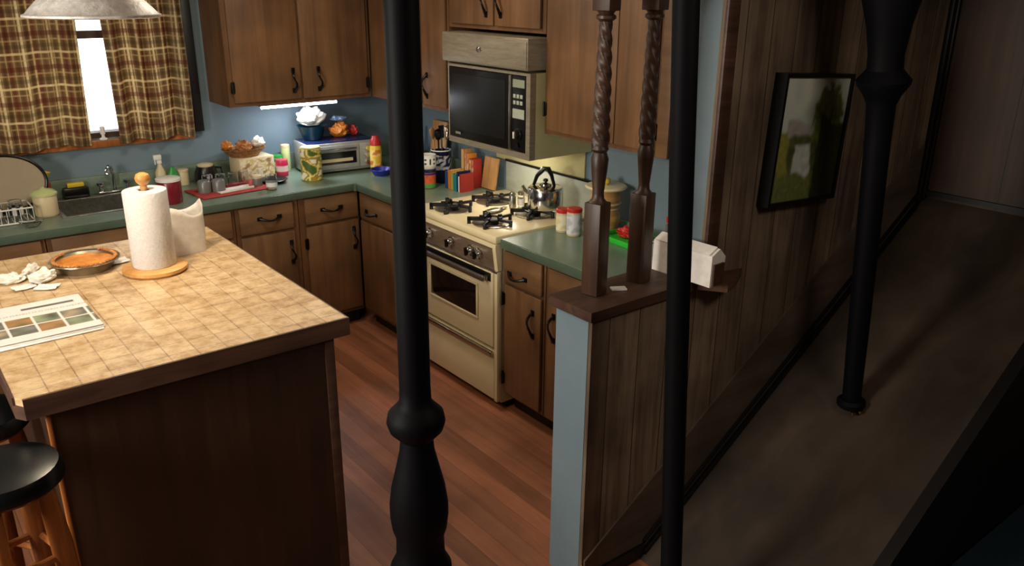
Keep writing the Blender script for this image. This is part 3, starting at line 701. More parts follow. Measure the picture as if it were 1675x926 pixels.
# ================================================================== HALF-WALL CAP AND SPINDLES
bm = B()
bm_prism(bm, [(-1.225, -3.292), (-1.225, -3.085), (XJ-.001, -3.085), (XJ-.001, -3.2725), (-.60, -3.2725), (-.485, -3.30), (-.60, -3.36), (-.66, -3.375), (-.72, -3.292)], 'z', 1.046, 1.08)
cap_ = build('ledge_cap', bm, M['trimwood'], None, False); tag(cap_, 'dark wood cap board on top of the half wall', 'ledge')
def spindle(x, y, label, tw):
    t = thing('twisted_spindle', label, 'spindle', (x, y, 1.0805), .22, 'spindles on the half wall')
    hb = .31
    bm = B(); bm_box(bm, -.031, .031, -.031, .031, 0, hb, .003); build('lower_block', bm, M['spindle'], t)
    lathe('lower_vase', M['spindle'], [(.030, hb+.0003), (.020, hb+.012), (.018, hb+.03), (.026, hb+.11), (.028, hb+.14), (.021, hb+.160), (.027, hb+.170), (.024, hb+.182)], t, 24)
    bm = B(); N = 150; prof = []
    for k in range(N+1):
        q = k/N; prof.append((.0265*(1-q)+.0185*q+.001*math.sin(q*PI), hb+.1823+q*(.86-hb-.1823)))
    bm_lathe(bm, prof, 24, twist=(tw, 4, 130)); build('twisted_shaft', bm, M['spindle'], t)
    lathe('upper_collar', M['spindle'], [(.020, .8603), (.030, .868), (.030, .876), (.022, .882), (.028, .889)], t, 24)
    top = CZ-1.0805-.0005
    bm = B(); bm_box(bm, -.031, .031, -.031, .031, .8895, top, .003); build('upper_block', bm, M['spindle'], t)
spindle(-1.095, -3.165, 'left twisted wooden spindle, nearest the end of the half wall', .11)
spindle(-.885, -3.165, 'right twisted wooden spindle on the half wall, nearer the wide black post', .10)
# matchbook and box on the cap
o = boxo('matchbook', M['white'], (-.026, .026, -.015, .015, 0, .006), None, .001); o.location = (-1.005, -3.19, 1.0806); o.rotation_euler.z = -.5; tag(o, 'small white matchbook lying between the two spindles', 'matchbook')
pb = thing('paper_box', 'white cardboard box tipped on the end of the half wall ledge', 'box', (-.716, -3.235, 1.0806), -PI/2+.03)
bm = B(); bm_prism(bm, [(-.038, 0), (.030, 0), (.038, .098), (.004, .130), (-.036, .110)], 'x', -.125, .13)
build('box_body', bm, M['paper'], pb, False)
bm = B(); bm_prism(bm, [(-.0365, .1105), (.002, .1305), (.001, .135), (-.038, .115)], 'x', -.12, .12); fl_ = build('box_flap', bm, M['paper'], pb, False)
bm = B(); bm_box(bm, .1303, .137, -.028, .026, .004, .080); build('end_contents', bm, M['trimwood'], pb)

# ================================================================== BLACK POSTS
def post(x, y, zf, prof, label, lean=0, foot=False):
    t = thing('turned_post', label, 'post', (x, y, zf), 0, 'black turned posts'); t.rotation_euler = (0, -lean, 0)
    lathe('shaft', M['iron'], prof, t, 32)
    if foot:
        bm = B(); bm_lathe(bm, [(.046, .012), (.052, .018), (.052, .034), (.040, .045)], 24); build('foot_collar', bm, M['iron'], t)
        bm = B()
        for k in range(3):
            a = -2.4+k*.7; mt = Matrix.Translation((.046*math.cos(a), .046*math.sin(a), .006)); bm_lathe(bm, [(0, -.006), (.010, -.005), (.010, .006), (0, .009)], 10, mat=mt)
        build('brass_foot', bm, M['brass'], t)
    return t
r0 = .0345
top = CZ-.001
p1 = [(.045, .0), (.045, .38), (.075, .42), (.062, .46), (.075, .50), (.070, .56), (.045, .60), (.050, .66), (.073, .71), (.073, .735), (.058, .765), (.056, .82), (.064, .845), (.068, .88), (.068, .91), (.062, .955), (.050, 1.005), (.040, 1.05), (.037, 1.08), (.046, 1.09), (.060, 1.105), (.066, 1.125), (.062, 1.145), (.046, 1.162), (.036, 1.175), (r0, 1.21), (.0335, top)]
post(-2.055, -3.6, 0.0, p1, 'thick black turned post in front of the kitchen, vase shape low down')
p2 = [(.045, .0), (.045, .05), (.034, .07), (.033, top*.5), (.034, top/math.cos(.078)-.0)]
post(-1.095, -3.6, 0.0, [(a, min(b, top-.005)) for a, b in p2], 'plain straight black post in the middle, before the half wall', .078)
zf = sz(-.125)+.006
H3 = CZ-zf-.02
p3 = [(.030, .012), (.034, .05), (.037, .3), (.042, 1.05), (.046, 1.17), (.058, 1.20), (.082, 1.235), (.086, 1.25), (.070, 1.268), (.056, 1.285), (.055, 1.33), (.068, 1.42), (.088, 1.50), (.098, 1.57), (.098, 1.65), (.075, 1.72), (.06, 1.78), (.06, H3)]
post(-.118, -3.6, zf, p3, 'black post standing on the sloping brown surface, right of the picture', .112, True)

# ================================================================== PICTURE
pc = thing('landscape_picture', 'black-framed landscape painting of a river and trees on the paneling', 'picture', (-.170, -3.2705, 1.515)); pc.rotation_euler = (0, .06, 0)
W2, H2 = .217, .235
bm = B(); fw = .014; dp = .050
for b in ((-W2, W2, H2-fw, H2), (-W2, W2, -H2, -H2+fw), (-W2, -W2+fw, -H2+fw, H2-fw), (W2-fw, W2, -H2+fw, H2-fw)):
    bm_box(bm, b[0], b[1], -dp, -.0005, b[2], b[3])
build('frame', bm, M['black'], pc)
def paint(a, b):
    n1 = nz(a, b, 2, 7); n2 = nz(a, b, 9, 16); n3 = nz(a, b, 5, 34)
    sky = mixc(C(160, 182, 186), C(226, 228, 206), b*.4+.5*n1)
    c = sky
    # far hills
    if b < .60+.05*math.sin(a*7)+.04*n1 and a > .12: c = mixc(C(146, 150, 154), C(180, 172, 160), n2)
    if b < .50+.07*n1: c = mixc(C(50, 62, 44), C(104, 108, 58), n2)
    # left bank
    if a+.10*(n1-.5)+.25*(b-.3) < .20 and b < .52+.10*n2: c = mixc(C(90, 100, 40), C(176, 170, 78), n3)
    # river
    rc = .40+.10*(b-.30)+.02*math.sin(b*9); rw = .10+.30*max(0, .36-b)*(1 if b > .2 else .6)+.03*n2
    if .10 < b < .46 and abs(a-rc) < rw: c = mixc(C(160, 172, 168), C(220, 224, 214), n2)
    if b < .16+.16*n1: c = mixc(C(50, 64, 34), C(140, 150, 78), n3)
    # big tree on the right
    dx = (a-.72)/.26; dy = (b-.68)/.30
    if dx*dx+dy*dy < .35+.9*n2: c = mixc(C(44, 60, 28), C(140, 154, 70), n3)
    if a > .62 and b < .56+.2*n1: c = mixc(C(20, 26, 18), C(66, 74, 38), n3)
    if abs(a-.74+.04*math.sin(b*6)) < .012 and .3 < b < .75: c = C(40, 30, 22)
    return c
def soft(a, b):
    acc = [0, 0, 0]
    for i in range(8):
        an = i*2.4; q = .006+.0022*i; cc = paint(a+q*math.cos(an)+.03*(nz(a, b, 3, 12)-.5), b+q*math.sin(an)+.03*(nz(a, b, 8, 12)-.5))
        for k in range(3): acc[k] += cc[k]/8
    return tuple(acc)+(1,)
grid('painting', 110, 110, lambda a, b: ((a-.5)*2*(W2-fw+.002), -.040, (b-.5)*2*(H2-fw+.002)), soft, M['canvas'], pc)

# ================================================================== COUNTER GOODS, window side
K = .9147
def T(name, label, cat, x, y, zz=K, rz=0, group=None): return thing(name, label, cat, (x, y, zz), rz, group)
def can(t, mat, r_, h, lidm=None, lab=None, body='body', lid='lid', n=24):
    lathe(body, mat, [(0, 0), (r_*.96, 0), (r_, .004), (r_, h-.004), (r_*.96, h), (0, h)], t, n)
    if lidm: lathe(lid, lidm, [(0, h+.0003), (r_*1.03, h+.0003), (r_*1.03, h+.014), (r_*.9, h+.018), (0, h+.018)], t, n)
    if lab: wrap_label(t, r_*1.012, h*.15, h*.85, lab)
# round tray standing in a dish rack
dk = T('dish_rack', 'white wire dish rack full of dishes at the left edge of the counter', 'dish rack', -2.478, -.375)
bm = B()
for zz in (.006, .075):
    pts = [(-.17, -.085, zz), (.17, -.085, zz), (.17, .085, zz), (-.17, .085, zz), (-.17, -.085, zz)]
    for a, b in zip(pts, pts[1:]): bm_tube(bm, [a, b], .004, 6)
for k in range(13):
    x = -.17+.34*k/12; bm_tube(bm, [(x, -.085, .075), (x, -.085, .006), (x, .085, .006), (x, .085, .075)], .0022, 6)
build('wire_basket', bm, M['white'], dk)
tr = T('oval_tray', 'oval beige tray with dark rim standing behind the dish rack', 'tray', -2.385, -.235, K+.0075); tr.rotation_euler = (-.14, 0, 0)
mt = Matrix.Translation((0, 0, .148)) @ Matrix.Rotation(PI/2, 4, 'X')
bm = B(); bm_lathe(bm, [(0, -.005), (.185, -.005), (.19, 0), (.185, .005), (0, .005)], 56, mat=mt, sy=.72); build('tray_face', bm, M['beige'], tr)
bm = B(); bm_tube(bm, [(.196*math.cos(2*PI*k/56), 0, .148+.141*math.sin(2*PI*k/56)) for k in range(57)], .008, 8, False); build('tray_rim', bm, M['handle'], tr)
for i, (x, y, lab) in enumerate(((-2.37, -.375, 'upside-down glass in the dish rack, right one'), (-2.462, -.375, 'upside-down glass in the dish rack, left one'))):
    g = T('drinking_glass', lab, 'glass', x, y, K+.012); lathe('bowl', M['clear'], [(.034, 0), (.030, .09), (0, .092), (0, .088), (.027, .086), (.031, 0)], g, 24, cap=False)
    wrap_label(g, .0355, .02, .06, lambda a, b: C(30, 30, 34) if int(a*12) % 2 else C(216, 214, 205), 'painted_band')
jr = T('lidded_crock', 'beige crock with pale green lid beside the dish rack', 'jar', -2.235, -.36)
lathe('crock', M['creamp'], [(0, 0), (.048, 0), (.055, .01), (.056, .10), (.052, .108), (0, .108)], jr); lathe('lid', M['lidgreen'], [(0, .1083), (.062, .1083), (.062, .118), (.045, .132), (.015, .138), (0, .15)], jr)
gl = T('glass_dish', 'low clear glass dish in front of the dish rack', 'dish', -2.335, -.535); lathe('bowl', M['clear'], [(0, 0), (.03, 0), (.055, .028), (.052, .03), (.028, .004), (0, .004)], gl, 28)
am = T('dish_soap_bottle', 'amber bottle with yellow cap left of the sink', 'bottle', -2.20, -.135)
lathe('bottle', M['amber'], [(0, 0), (.030, 0), (.036, .01), (.036, .11), (.028, .14), (.016, .150)], am, sx=1.1, sy=.75); lathe('cap', M['yellow'], [(.020, .1503), (.022, .156), (.030, .172), (.012, .184), (0, .184)], am, sx=1.6, sy=.8)
sp = T('sponge_holder', 'black sponge holder behind the sink', 'holder', -2.035, -.055)
bm = B(); bm_box(bm, -.065, .065, -.022, .022, 0, .06, .008); build('tray_body', bm, M['black'], sp)
o = boxo('sponge', M['yellow'], (-.045, .04, -.016, .016, 0, .025), None, .006); o.location = (-2.03, -.055, K+.0608); o.rotation_euler.y = .0; tag(o, 'yellow-green sponge on the black holder behind the sink', 'sponge')
rc_ = T('red_canister', 'dark red canister with white lid right of the sink', 'canister', -1.655, -.46); can(rc_, M['darkred'], .062, .12, M['white'])
sb = T('spray_bottle', 'white spray bottle against the wall under the window corner', 'bottle', -1.585, -.075)
lathe('bottle', M['creamp'], [(0, 0), (.026, 0), (.030, .012), (.029, .09), (.012, .125), (.011, .14)], sb); lathe('collar', M['white'], [(.014, .1403), (.014, .158), (.008, .16)], sb)
bm = B(); bm_box(bm, -.030, .014, -.010, .010, .1605, .19, .004); bm_box(bm, -.026, -.020, -.004, .004, .135, .162, .001); build('trigger_head', bm, M['white'], sb)
gb = T('green_dish_soap', 'green bottle beside the white spray bottle', 'bottle', -1.525, -.10); lathe('bottle', M['greenp'], [(0, 0), (.024, 0), (.028, .01), (.026, .07), (.012, .10), (.010, .115), (0, .117)], gb, sx=1.2, sy=.8)
cj = T('cream_jar', 'small cream jar right of the green bottle', 'jar', -1.462, -.075); can(cj, M['creamp'], .032, .075, M['creamp'])
bmug = T('coffee_maker', 'black coffee maker with beige lid behind the red mat', 'coffee maker', -1.345, -.13)
lathe('carafe', M['black'], [(0, 0), (.055, 0), (.064, .02), (.064, .07), (.050, .105), (0, .105)], bmug); lathe('lid', M['creamp'], [(0, .1053), (.045, .1053), (.047, .115), (.03, .122), (0, .122)], bmug)
tube('handle', M['black'], [(.058, 0, .09), (.09, 0, .085), (.095, 0, .05), (.062, 0, .025)], .007, bmug); grid('logo_patch', 6, 6, lambda a, b: (-.02+.035*a, -.0655, .03+.04*b), lambda a, b: C(220, 220, 220) if (a-.5)**2+(b-.5)**2 < .2 else C(14, 14, 16), M['label'], bmug)
# red mat with dishes
mt_ = grid('drying_mat', 20, 20, lambda a, b: ((a-.5)*.42, (b-.5)*.26, .003+.0015*math.sin(a*20)*math.sin(b*15)), lambda a, b: (1, 1, 1, 1), M['redmat'], None, .003); mt_.location = (-1.30, -.365, K+.001); mt_.rotation_euler.z = .10; tag(mt_, 'red drying mat on the green counter', 'mat')
MZ = K+.0072
o = T('white_tray', 'long white tray at the front of the red mat', 'tray', -1.285, -.415, MZ, .16); bm = B(); bm_box(bm, -.10, .10, -.025, .025, 0, .004, .001); bm_box(bm, -.105, .105, -.032, -.025, .0, .013, .002); bm_box(bm, -.105, .105, .025, .032, .0, .013, .002); build('tray', bm, M['white'], o)
glx = [(-1.40, -.30, 'leftmost upside-down glass on the red mat'), (-1.325, -.31, 'second upside-down glass from the left on the red mat'), (-1.255, -.315, 'third upside-down glass from the left on the red mat'), (-1.185, -.30, 'rightmost upside-down glass on the red mat')]
for x, y, lab in glx:
    g = T('drinking_glass', lab, 'glass', x, y, MZ, 0); lathe('bowl', M['clear'], [(.030, 0), (.027, .080), (0, .083), (0, .079), (.024, .077), (.027, 0)], g, 24, cap=False)
for i, (x, y, lab) in enumerate(((-1.44, -.37, 'grey mug upside down at the left end of the red mat'), (-1.365, -.385, 'grey mug upside down on the red mat, right of the other mug'))):
    g = T('grey_mug', lab, 'mug', x, y, MZ, .5+i); lathe('cup', M['grey'], [(.036, 0), (.036, .06), (.030, .068), (0, .068)], g); tube('handle', M['grey'], [(.034, 0, .015), (.058, 0, .018), (.060, 0, .045), (.034, 0, .052)], .005, g)
# box with bread basket
bx = T('cardboard_box', 'pale printed cardboard box on the counter, carrying a bread basket', 'box', -1.07, -.135, K, .05)
bm = B(); bm_box(bm, -.105, .115, -.075, .075, 0, .135, .003); build('carton', bm, M['creamp'], bx)
grid('printed_side', 24, 16, lambda a, b: (-.10+.21*a, -.0758, .01+.115*b), fab([C(222, 214, 190), C(206, 190, 120), C(226, 220, 206), C(190, 160, 96), C(150, 120, 90)], 3, 4), M['label'], bx)
bk = T('bread_basket', 'brown wicker basket of bread rolls on the pale box', 'basket', -1.105, -.13, K+.1358, .05)
lathe('basket', M['basket'], [(0, 0), (.070, 0), (.11, .045), (.116, .050), (.108, .050), (.068, .006), (0, .006)], bk, 36, sx=1.18, sy=.8)
crumple('bread_roll', 'dark round loaf in the middle of the wicker basket', 'bread', (-1.105, -.13, K+.1625), .045, .040, .062, 5, M['brownbag'])
crumple('paper_liner', 'white crumpled paper at the right of the wicker basket', 'paper', (-1.012, -.13, K+.1872), .036, .030, .052, 2, M['paper'])
crumple('bread_roll', 'orange-brown roll at the left of the wicker basket', 'bread', (-1.205, -.13, K+.1872), .030, .036, .046, 6, M['pie'])
# cluster right of the mat
g = T('glass_shaker', 'clear glass with white label standing before the black dish', 'glass', -1.10, -.50); lathe('bowl', M['clear'], [(0, 0), (.028, 0), (.032, .085), (.029, .085), (.025, .005), (0, .005)], g); wrap_label(g, .0325, .02, .06, lambda a, b: C(214, 214, 208) if b < .6 else C(120, 124, 130))
g = T('black_dish', 'shallow black dish between the glass and the pink can', 'dish', -1.02, -.33); lathe('dish', M['black'], [(0, 0), (.06, 0), (.085, .02), (.082, .022), (.055, .006), (0, .006)], g, 32)
g = T('small_jar', 'small jar with cream lid on the counter left of the black dish', 'jar', -1.135, -.375); can(g, M['grey'], .028, .05, M['creamp'])
g = T('pink_can', 'pink and white can left of the toaster oven', 'can', -.90, -.19); can(g, M['pink'], .036, .10, None, lambda a, b: C(200, 46, 84) if b > .7 or b < .2 else C(228, 200, 200))
g = T('green_can', 'green and white can behind the pink can', 'can', -.885, -.085); can(g, M['greenp'], .034, .11, None, fab([C(70, 130, 60), C(210, 214, 196), C(150, 170, 120)], 6, 3))
g = T('pale_jar', 'pale jar beside the green can, nearest the cardboard box', 'jar', -.822, -.075); can(g, M['lidgreen'], .028, .15, M['creamp'])
pn = T('floral_tin', 'tall yellow and green tin in front of the toaster oven', 'tin', -.80, -.395)
can(pn, M['yg'], .062, .195, None, None)
wrap_label(pn, .0628, .006, .192, fab([C(74, 96, 40), C(206, 178, 60), C(236, 222, 150), C(120, 130, 50), C(176, 130, 50), C(232, 226, 200)], 1.5, 5), nu=60, nv=30)
lathe('lid', M['lidgreen'], [(0, .1953), (.056, .1953), (.056, .20), (0, .202)], pn)
# toaster oven
to = T('toaster_oven', 'silver toaster oven in the counter corner', 'toaster oven', -.765, -.075, K, -.09)
TW = .46
bm = B(); bm_box(bm, 0, TW, -.27+.03, 0, .012, .19, .008); build('case', bm, M['silver'], to)
bm = B()
for a in (.03, TW-.03):
    for b in (-.21, -.03): bm_lathe(bm, [(.012, 0), (.012, .0117)], 12, a, b)
build('foot', bm, M['black'], to)
boxo('top_plate', M['navy'], (.01, TW-.01, -.23, -.01, .1905, .196), to, .002)
fd = boxo('glass_door', M['silver'], (.012, .335, -.252, -.2405, .03, .175), to, .003)
boxo('door_glass', M['dglass'], (.03, .315, -.254, -.2522, .06, .135), fd)
boxo('door_handle', M['chrome'], (.03, .315, -.272, -.2545, .148, .160), fd, .004)
boxo('crumb_strip', M['creamp'], (.05, .29, -.2555, -.2542, .075, .095), fd)
cpl = boxo('control_strip', M['silver'], (.34, TW-.012, -.248, -.2405, .03, .175), to, .002)
for zz in (.145, .10, .055):
    bm = B(); mtx = Matrix.Translation((.39, -.2482, zz)) @ Matrix.Rotation(PI/2, 4, 'X'); bm_lathe(bm, [(.017, 0), (.015, .014), (0, .014)], 16, mat=mtx); build('knob', bm, M['chrome'], cpl)
TT = K+.1968
bw = T('teal_bowl', 'dark teal bowl on the left of the toaster oven', 'bowl', -.675, -.17, TT)
lathe('bowl', M['teald'], [(0, 0), (.050, 0), (.060, .012), (.088, .085), (.094, .09), (.086, .088), (.056, .016), (0, .01)], bw, 36)
crumple('dish_cloth', 'crumpled white cloth heaped in the teal bowl', 'cloth', (-.675, -.17, TT+.0915), .080, .068, .105, 9, M['cloth'], .3)
crumple('bread_bag', 'blue and orange bread bag on the toaster oven', 'bag', (-.488, -.165, TT+.001), .058, .050, .085, 11, M['orange'], .1)
crumple('snack_bag', 'small red-brown snack bag at the right end of the toaster oven top', 'bag', (-.385, -.165, TT+.001), .024, .040, .060, 12, M['redc'], .1)
crumple('plastic_wrap', 'pale blue plastic wrap bunched over the bread bag', 'wrap', (-.488, -.160, TT+.100), .046, .036, .03, 13, flat('pale_blue_wrap', C(130, 160, 200), .3), 0)
yb = T('mustard_bottle', 'tall yellow bottle with red cap right of the toaster oven', 'bottle', -.37, -.415)
lathe('bottle', M['yellow'], [(0, 0), (.034, 0), (.038, .008), (.038, .155), (.034, .165), (0, .165)], yb, sx=.95, sy=.95); lathe('cap', M['red'], [(0, .1653), (.034, .1653), (.034, .195), (.026, .21), (.02, .225), (0, .225)], yb)
wrap_label(yb, .0375, .03, .14, fab([C(230, 190, 60), C(240, 210, 120), C(210, 120, 50)], 2, 3))
o = T('blue_bowl', 'small blue bowl before the tall yellow bottle', 'bowl', -.40, -.53); lathe('bowl', M['blueplastic'], [(0, 0), (.045, 0), (.068, .036), (.066, .04), (.042, .006), (0, .006)], o, 32)
# corner, behind the black post and right of it
g = T('wine_bottle', 'dark green bottle with a thin neck near the corner, right of the black post', 'bottle', -.11, -.50); lathe('bottle', M['gbottle'], [(0, 0), (.036, 0), (.038, .01), (.038, .15), (.014, .20), (.013, .27), (0, .272)], g); wrap_label(g, .0385, .04, .11, lambda a, b: C(60, 40, 40))
g = T('wine_bottle', 'shorter dark bottle left of the thin-necked green bottle', 'bottle', -.20, -.42); lathe('bottle', M['gbottle'], [(0, 0), (.045, 0), (.048, .01), (.046, .12), (.020, .16), (.018, .19), (0, .19)], g); 
bd = thing('cutting_board', 'pale wooden cutting board leaning on the wall behind the crock', 'cutting board', (-.085, -.665, K+.004), -PI/2); bd.rotation_euler = (-.13, 0, -PI/2)
bm = B(); bm_box(bm, -.075, .085, -.009, .009, 0, .32, .008); build('board', bm, M['boardwood'], bd)
ck = T('utensil_crock', 'navy and white crock holding kitchen utensils', 'crock', -.20, -.90)
lathe('crock', M['navy'], [(0, 0), (.050, 0), (.056, .01), (.058, .185), (.061, .19), (.054, .19), (.052, .012), (0, .01)], ck, 32)
lathe('white_rim', M['white'], [(.0565, .1903), (.0615, .1905), (.0600, .196), (.0565, .196), (.0565, .1903)], ck, 32, cap=False)
wrap_label(ck, .0592, .08, .165, lambda a, b: C(214, 214, 220) if nz(a*4, b, 4, 4) > .5 else C(26, 36, 80), 'painted_pattern')
uts = [('wooden_spoon', 'wooden spoon standing in the navy crock', 'spoon', M['boardwood'], -.016, .016, -.08, -.14), ('spatula', 'black spatula standing in the navy crock', 'spatula', M['black'], .022, .016, .10, -.10),
       ('whisk', 'steel whisk standing in the navy crock', 'whisk', M['chrome'], .014, -.018, .08, .08), ('ladle', 'dark ladle standing in the navy crock, leaning left', 'ladle', M['handle'], -.020, -.016, -.12, .04)]
for nm, lab, ct, mt_, dx, dy, lx, ly in uts:
    t = thing(nm, lab, ct, (-.20+dx, -.90+dy, K+.013)); t.rotation_euler = (ly, lx, .4)
    t.location.z += .052; t.rotation_euler = (ly*.7, lx*.7, .4); tube('handle', mt_, [(0, 0, -.043), (0, 0, .19)], .005, t)
    if nm == 'whisk':
        bm = B()
        for k in range(5):
            a = k*PI/5; bm_tube(bm, [(.004*math.cos(a), .004*math.sin(a), .19), (.022*math.cos(a), .022*math.sin(a), .23), (.018*math.cos(a), .018*math.sin(a), .262), (0, 0, .272), (-.018*math.cos(a), -.018*math.sin(a), .262), (-.022*math.cos(a), -.022*math.sin(a), .23), (-.004*math.cos(a), -.004*math.sin(a), .19)], .0012, 5)
        build('wire_head', bm, mt_, t)
    elif nm == 'spatula': boxo('blade', mt_, (-.028, .028, -.002, .002, .19, .265), t, .001)
    else: lathe('head', mt_, [(0, .188), (.016, .20), (.026, .225), (.022, .25), (0, .262)], t, 20, sy=.4 if nm == 'wooden_spoon' else .9)
tn = T('floral_tin', 'small tin with red and green print under the white mug', 'tin', -.345, -.985)
can(tn, M['redc'], .042, .095, M['navy'], None); wrap_label(tn, .0426, .004, .09, lambda a, b: (C(80, 150, 70) if b < .3 else (mixc(C(180, 40, 40), C(226, 120, 60), nz(a*5, b*2, 3, 3)) if b < .85 else C(34, 40, 110))))
mg = T('white_mug', 'white mug with dark lettering on the floral tin', 'mug', -.345, -.985, K+.1135)
lathe('cup', M['white'], [(0, 0), (.038, 0), (.046, .012), (.047, .082), (.043, .082), (.042, .01), (0, .008)], mg, 32); tube('handle', M['white'], [(.045, 0, .02), (.07, 0, .025), (.072, 0, .06), (.046, 0, .068)], .006, mg)
wrap_label(mg, .0475, .022, .068, lambda a, b: C(50, 50, 60) if (int(a*22) % 2 and .15 < b < .85 and not (int(a*22) % 4 == 1 and .4 < b < .6)) else C(230, 228, 220), 'lettering', nu=88)
# books beside the range
y = -1.045
bks = [('blue', M['bluec'], .030, .10, .09), ('orange', M['orange'], .030, .11, .09), ('yellow-green', M['yg'], .022, .105, .09), ('teal', M['tealc'], .034, .10, .09), ('navy', M['navy'], .014, .115, .09), ('white', M['white'], .012, .09, .09), ('dark red', M['redc'], .014, .105, .09)]
for nm, mt_, th, h, dd in bks:
    b = T('cookbook', nm+' book in the row standing between crock and range', 'book', -.225, y, K, 0, 'books beside the range')
    bm = B(); bm_box(bm, -dd/2, -dd/2+.003, -th+.001, -.001, 0, h); bm_box(bm, -dd/2+.003, dd/2, -th+.001, -th+.003, 0, h); bm_box(bm, -dd/2+.003, dd/2, -.003, -.001, 0, h)
    build('cover', bm, mt_, b); boxo('pages', M['paper'], (-dd/2+.0035, dd/2-.004, -th+.0035, -.0035, .003, h-.004), b)
    y -= th+.001
# tall packets behind the books
for nm, mt_, x, yy, w_, h in (('tall tan spaghetti box', M['boardwood'], -.12, -1.055, .03, .215), ('orange cracker box', M['orange'], -.12, -1.095, .04, .195), ('dark red spice box', M['redc'], -.12, -1.142, .045, .17)):
    b = T('food_box', nm+' behind the row of books', 'box', x, yy, K); bm = B(); bm_box(bm, -.03, .03, -w_/2, w_/2, 0, h, .002); build('carton', bm, mt_, b)
    grid('printed_front', 8, 12, lambda a, c: (-.0307, w_/2-.003-(w_-.006)*a, .005+(h-.01)*c), fab([C(200, 150, 90), C(170, 60, 40), C(220, 200, 170)], x+yy, 3) if 'tan' not in nm else fab([C(206, 160, 100), C(214, 172, 112)], 1, 3), M['label'], b)
pbx = T('serving_board', 'small dark-edged wooden board leaning just left of the backguard', 'board', -.095, -1.235, K+.003); pbx.rotation_euler = (0, .16, 0)
bm = B(); bm_box(bm, -.010, .010, -.062, .062, 0, .185, .006); build('board', bm, M['boardwood'], pbx)

# ================================================================== ON THE RANGE
CT = .9268
for i, (x, y, lab) in enumerate(((-.275, -1.690, 'steel salt shaker on the range, left one of the pair'), (-.225, -1.700, 'white-labelled shaker on the range, right one of the pair'))):
    s = T('salt_shaker', lab, 'shaker', x, y, CT, 0, 'shakers on the range'); lathe('shaker_body', M['clear'] if i else M['steel'], [(0, 0), (.017, 0), (.020, .01), (.018, .06), (.016, .068)], s); lathe('shaker_cap', M['chrome'], [(0, .0683), (.017, .0683), (.017, .082), (.01, .09), (0, .091)], s)
    if i: wrap_label(s, .0205, .015, .05, lambda a, b: C(226, 222, 214))
kt = T('tea_kettle', 'steel kettle with black handle on the right rear burner', 'kettle', -.225, -1.895, .9695, -.9)
lathe('kettle_body', M['chrome'], [(0, 0), (.086, 0), (.090, .006), (.090, .100), (.084, .108), (.05, .112), (.03, .114)], kt, 40)
lathe('lid', M['chrome'], [(.032, .1143), (.03, .122), (.012, .128), (.0, .129)], kt); lathe('lid_knob', M['black'], [(.006, .1293), (.013, .136), (.012, .146), (0, .15)], kt)
tube('handle', M['black'], [(-.062, 0, .112), (-.045, 0, .16), (-.012, 0, .198), (.012, 0, .198), (.030, 0, .165), (.045, 0, .112)], [.008, .010, .014, .014, .010, .008], kt)
tube('spout', M['chrome'], [(-.085, 0, .060), (-.108, 0, .080), (-.122, 0, .104)], [.016, .013, .010], kt)
pnn = T('spoon_rest', 'flat grey metal spoon rest on the middle of the range top', 'spoon rest', -.40, -1.69, CT, .2)
bm = B(); bm_lathe(bm, [(0, 0), (.045, 0), (.055, .010), (.052, .012), (.042, .003), (0, .003)], 32, sx=1.2, sy=.62); build('dish', bm, M['steel'], pnn)
bm = B(); bm_box(bm, .064, .10, -.012, .012, .006, .010, .002); build('handle', bm, M['steel'], pnn)

# ================================================================== RIGHT COUNTER
for x, y, r_, h, lab, bl in ((-.315, -2.135, .034, .095, 'jar with red lid next to the kettle, yellow label', [C(214, 200, 150), C(226, 220, 190)]), (-.315, -2.215, .036, .115, 'taller jar with red lid and grey label right of the kettle', [C(180, 184, 190), C(214, 214, 216)])):
    j = T('spice_jar', lab, 'jar', x, y); can(j, M['creamp'], r_, h, M['red']); wrap_label(j, r_*1.015, .01, h-.01, fab(bl, x, 3))
bc = T('barrel_canister', 'tan barrel-shaped canister with white lid and yellow knob by the wall', 'canister', -.125, -2.225)
lathe('lower_barrel', M['palewood'], [(0, 0), (.060, 0), (.074, .04), (.076, .07), (.066, .108)], bc, 32)
lathe('upper_barrel', M['palewood'], [(.066, .110), (.072, .13), (.074, .16), (.062, .205), (0, .205)], bc, 32)
lathe('band', M['creamp'], [(.0685, .104), (.072, .109), (.0685, .114)], bc, 32)
lathe('lid', M['cream'], [(0, .2053), (.098, .2053), (.103, .212), (.095, .219), (0, .222)], bc, 32); lathe('knob', M['yellow'], [(.012, .2223), (.022, .234), (.020, .25), (0, .256)], bc)
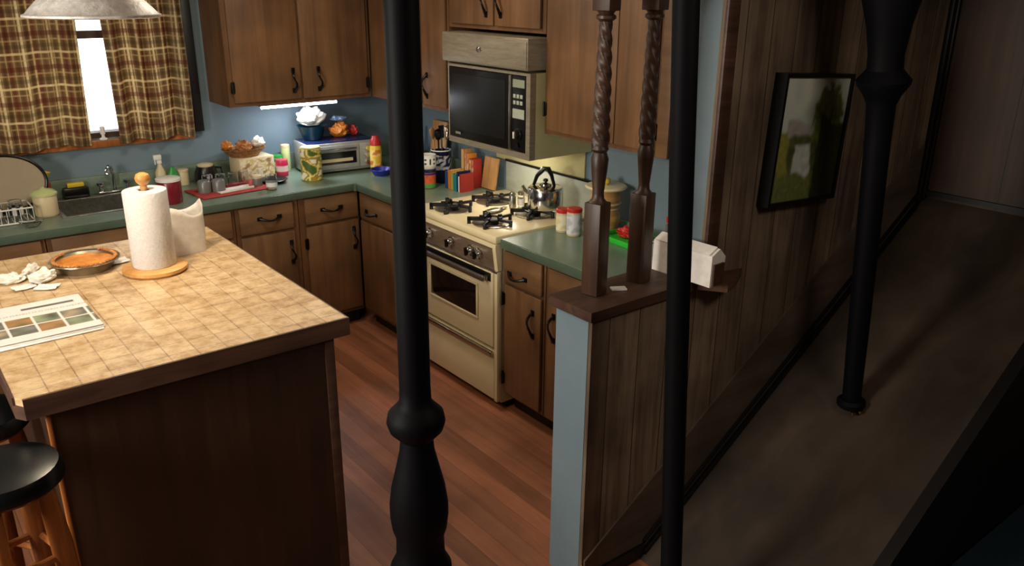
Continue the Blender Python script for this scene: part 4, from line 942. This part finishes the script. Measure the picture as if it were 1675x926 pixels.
lathe('shade_rim', M['creamp'], [(.0765, .13), (.080, .135), (.0765, .14)], bc, 32)
gt = T('green_tray', 'bright green tray behind the spindles on the counter', 'tray', -.19, -2.455, K, -.05)
bm = B(); bm_box(bm, -.07, .10, -.125, .125, 0, .006, .002)
for b in ((-.078, -.070, -.13, .13), (.10, .108, -.13, .13), (-.078, .108, -.133, -.125), (-.078, .108, .125, .133)): bm_box(bm, *b, 0, .026, .002)
build('tray', bm, M['brightgreen'], gt)
crumple('red_packet', 'red packet lying in the bright green tray', 'packet', (-.15, -2.405, K+.0068), .040, .050, .045, 4, M['red'])
crumple('white_packet', 'white crumpled packet in the bright green tray', 'packet', (-.17, -2.50, K+.0068), .050, .036, .055, 7, M['cloth'])
rj = T('glass_canister', 'glass jar with wide red lid beside the black post', 'jar', -.125, -2.685); lathe('jar_body', M['clear'], [(0, 0), (.048, 0), (.053, .01), (.053, .12), (.044, .135)], rj, 28); lathe('lid', M['red'], [(0, .1353), (.050, .1353), (.052, .155), (.04, .165), (0, .166)], rj, 28); lathe('contents', M['cloth'], [(0, .004), (.046, .004), (.048, .07), (0, .078)], rj)
cb = T('clear_bottle', 'slim clear bottle with white top just right of the second spindle', 'bottle', -.050, -2.595); lathe('bottle', M['clear'], [(0, 0), (.022, 0), (.025, .01), (.024, .12), (.010, .15), (.009, .165)], cb); lathe('cap', M['white'], [(0, .1653), (.012, .1653), (.012, .187), (0, .189)], cb); wrap_label(cb, .0256, .03, .09, lambda a, b: C(200, 90, 90) if .3 < b < .7 else C(220, 214, 206))
g = T('small_jar', 'small dark jar in front of the wide red-lidded jar', 'jar', -.245, -2.665); can(g, M['grey'], .024, .06, M['black'])
o = T('paper_stack', 'cream papers on the counter beyond the second spindle', 'papers', -.25, -2.86, K, .3); bm = B(); bm_box(bm, -.10, .09, -.12, .12, 0, .004, .001); mt2 = Matrix.Rotation(.12, 4, 'Z'); bm_box(bm, -.10, .09, -.12, .12, .0043, .009, .001, mat=mt2); build('sheets', bm, M['paper'], o)
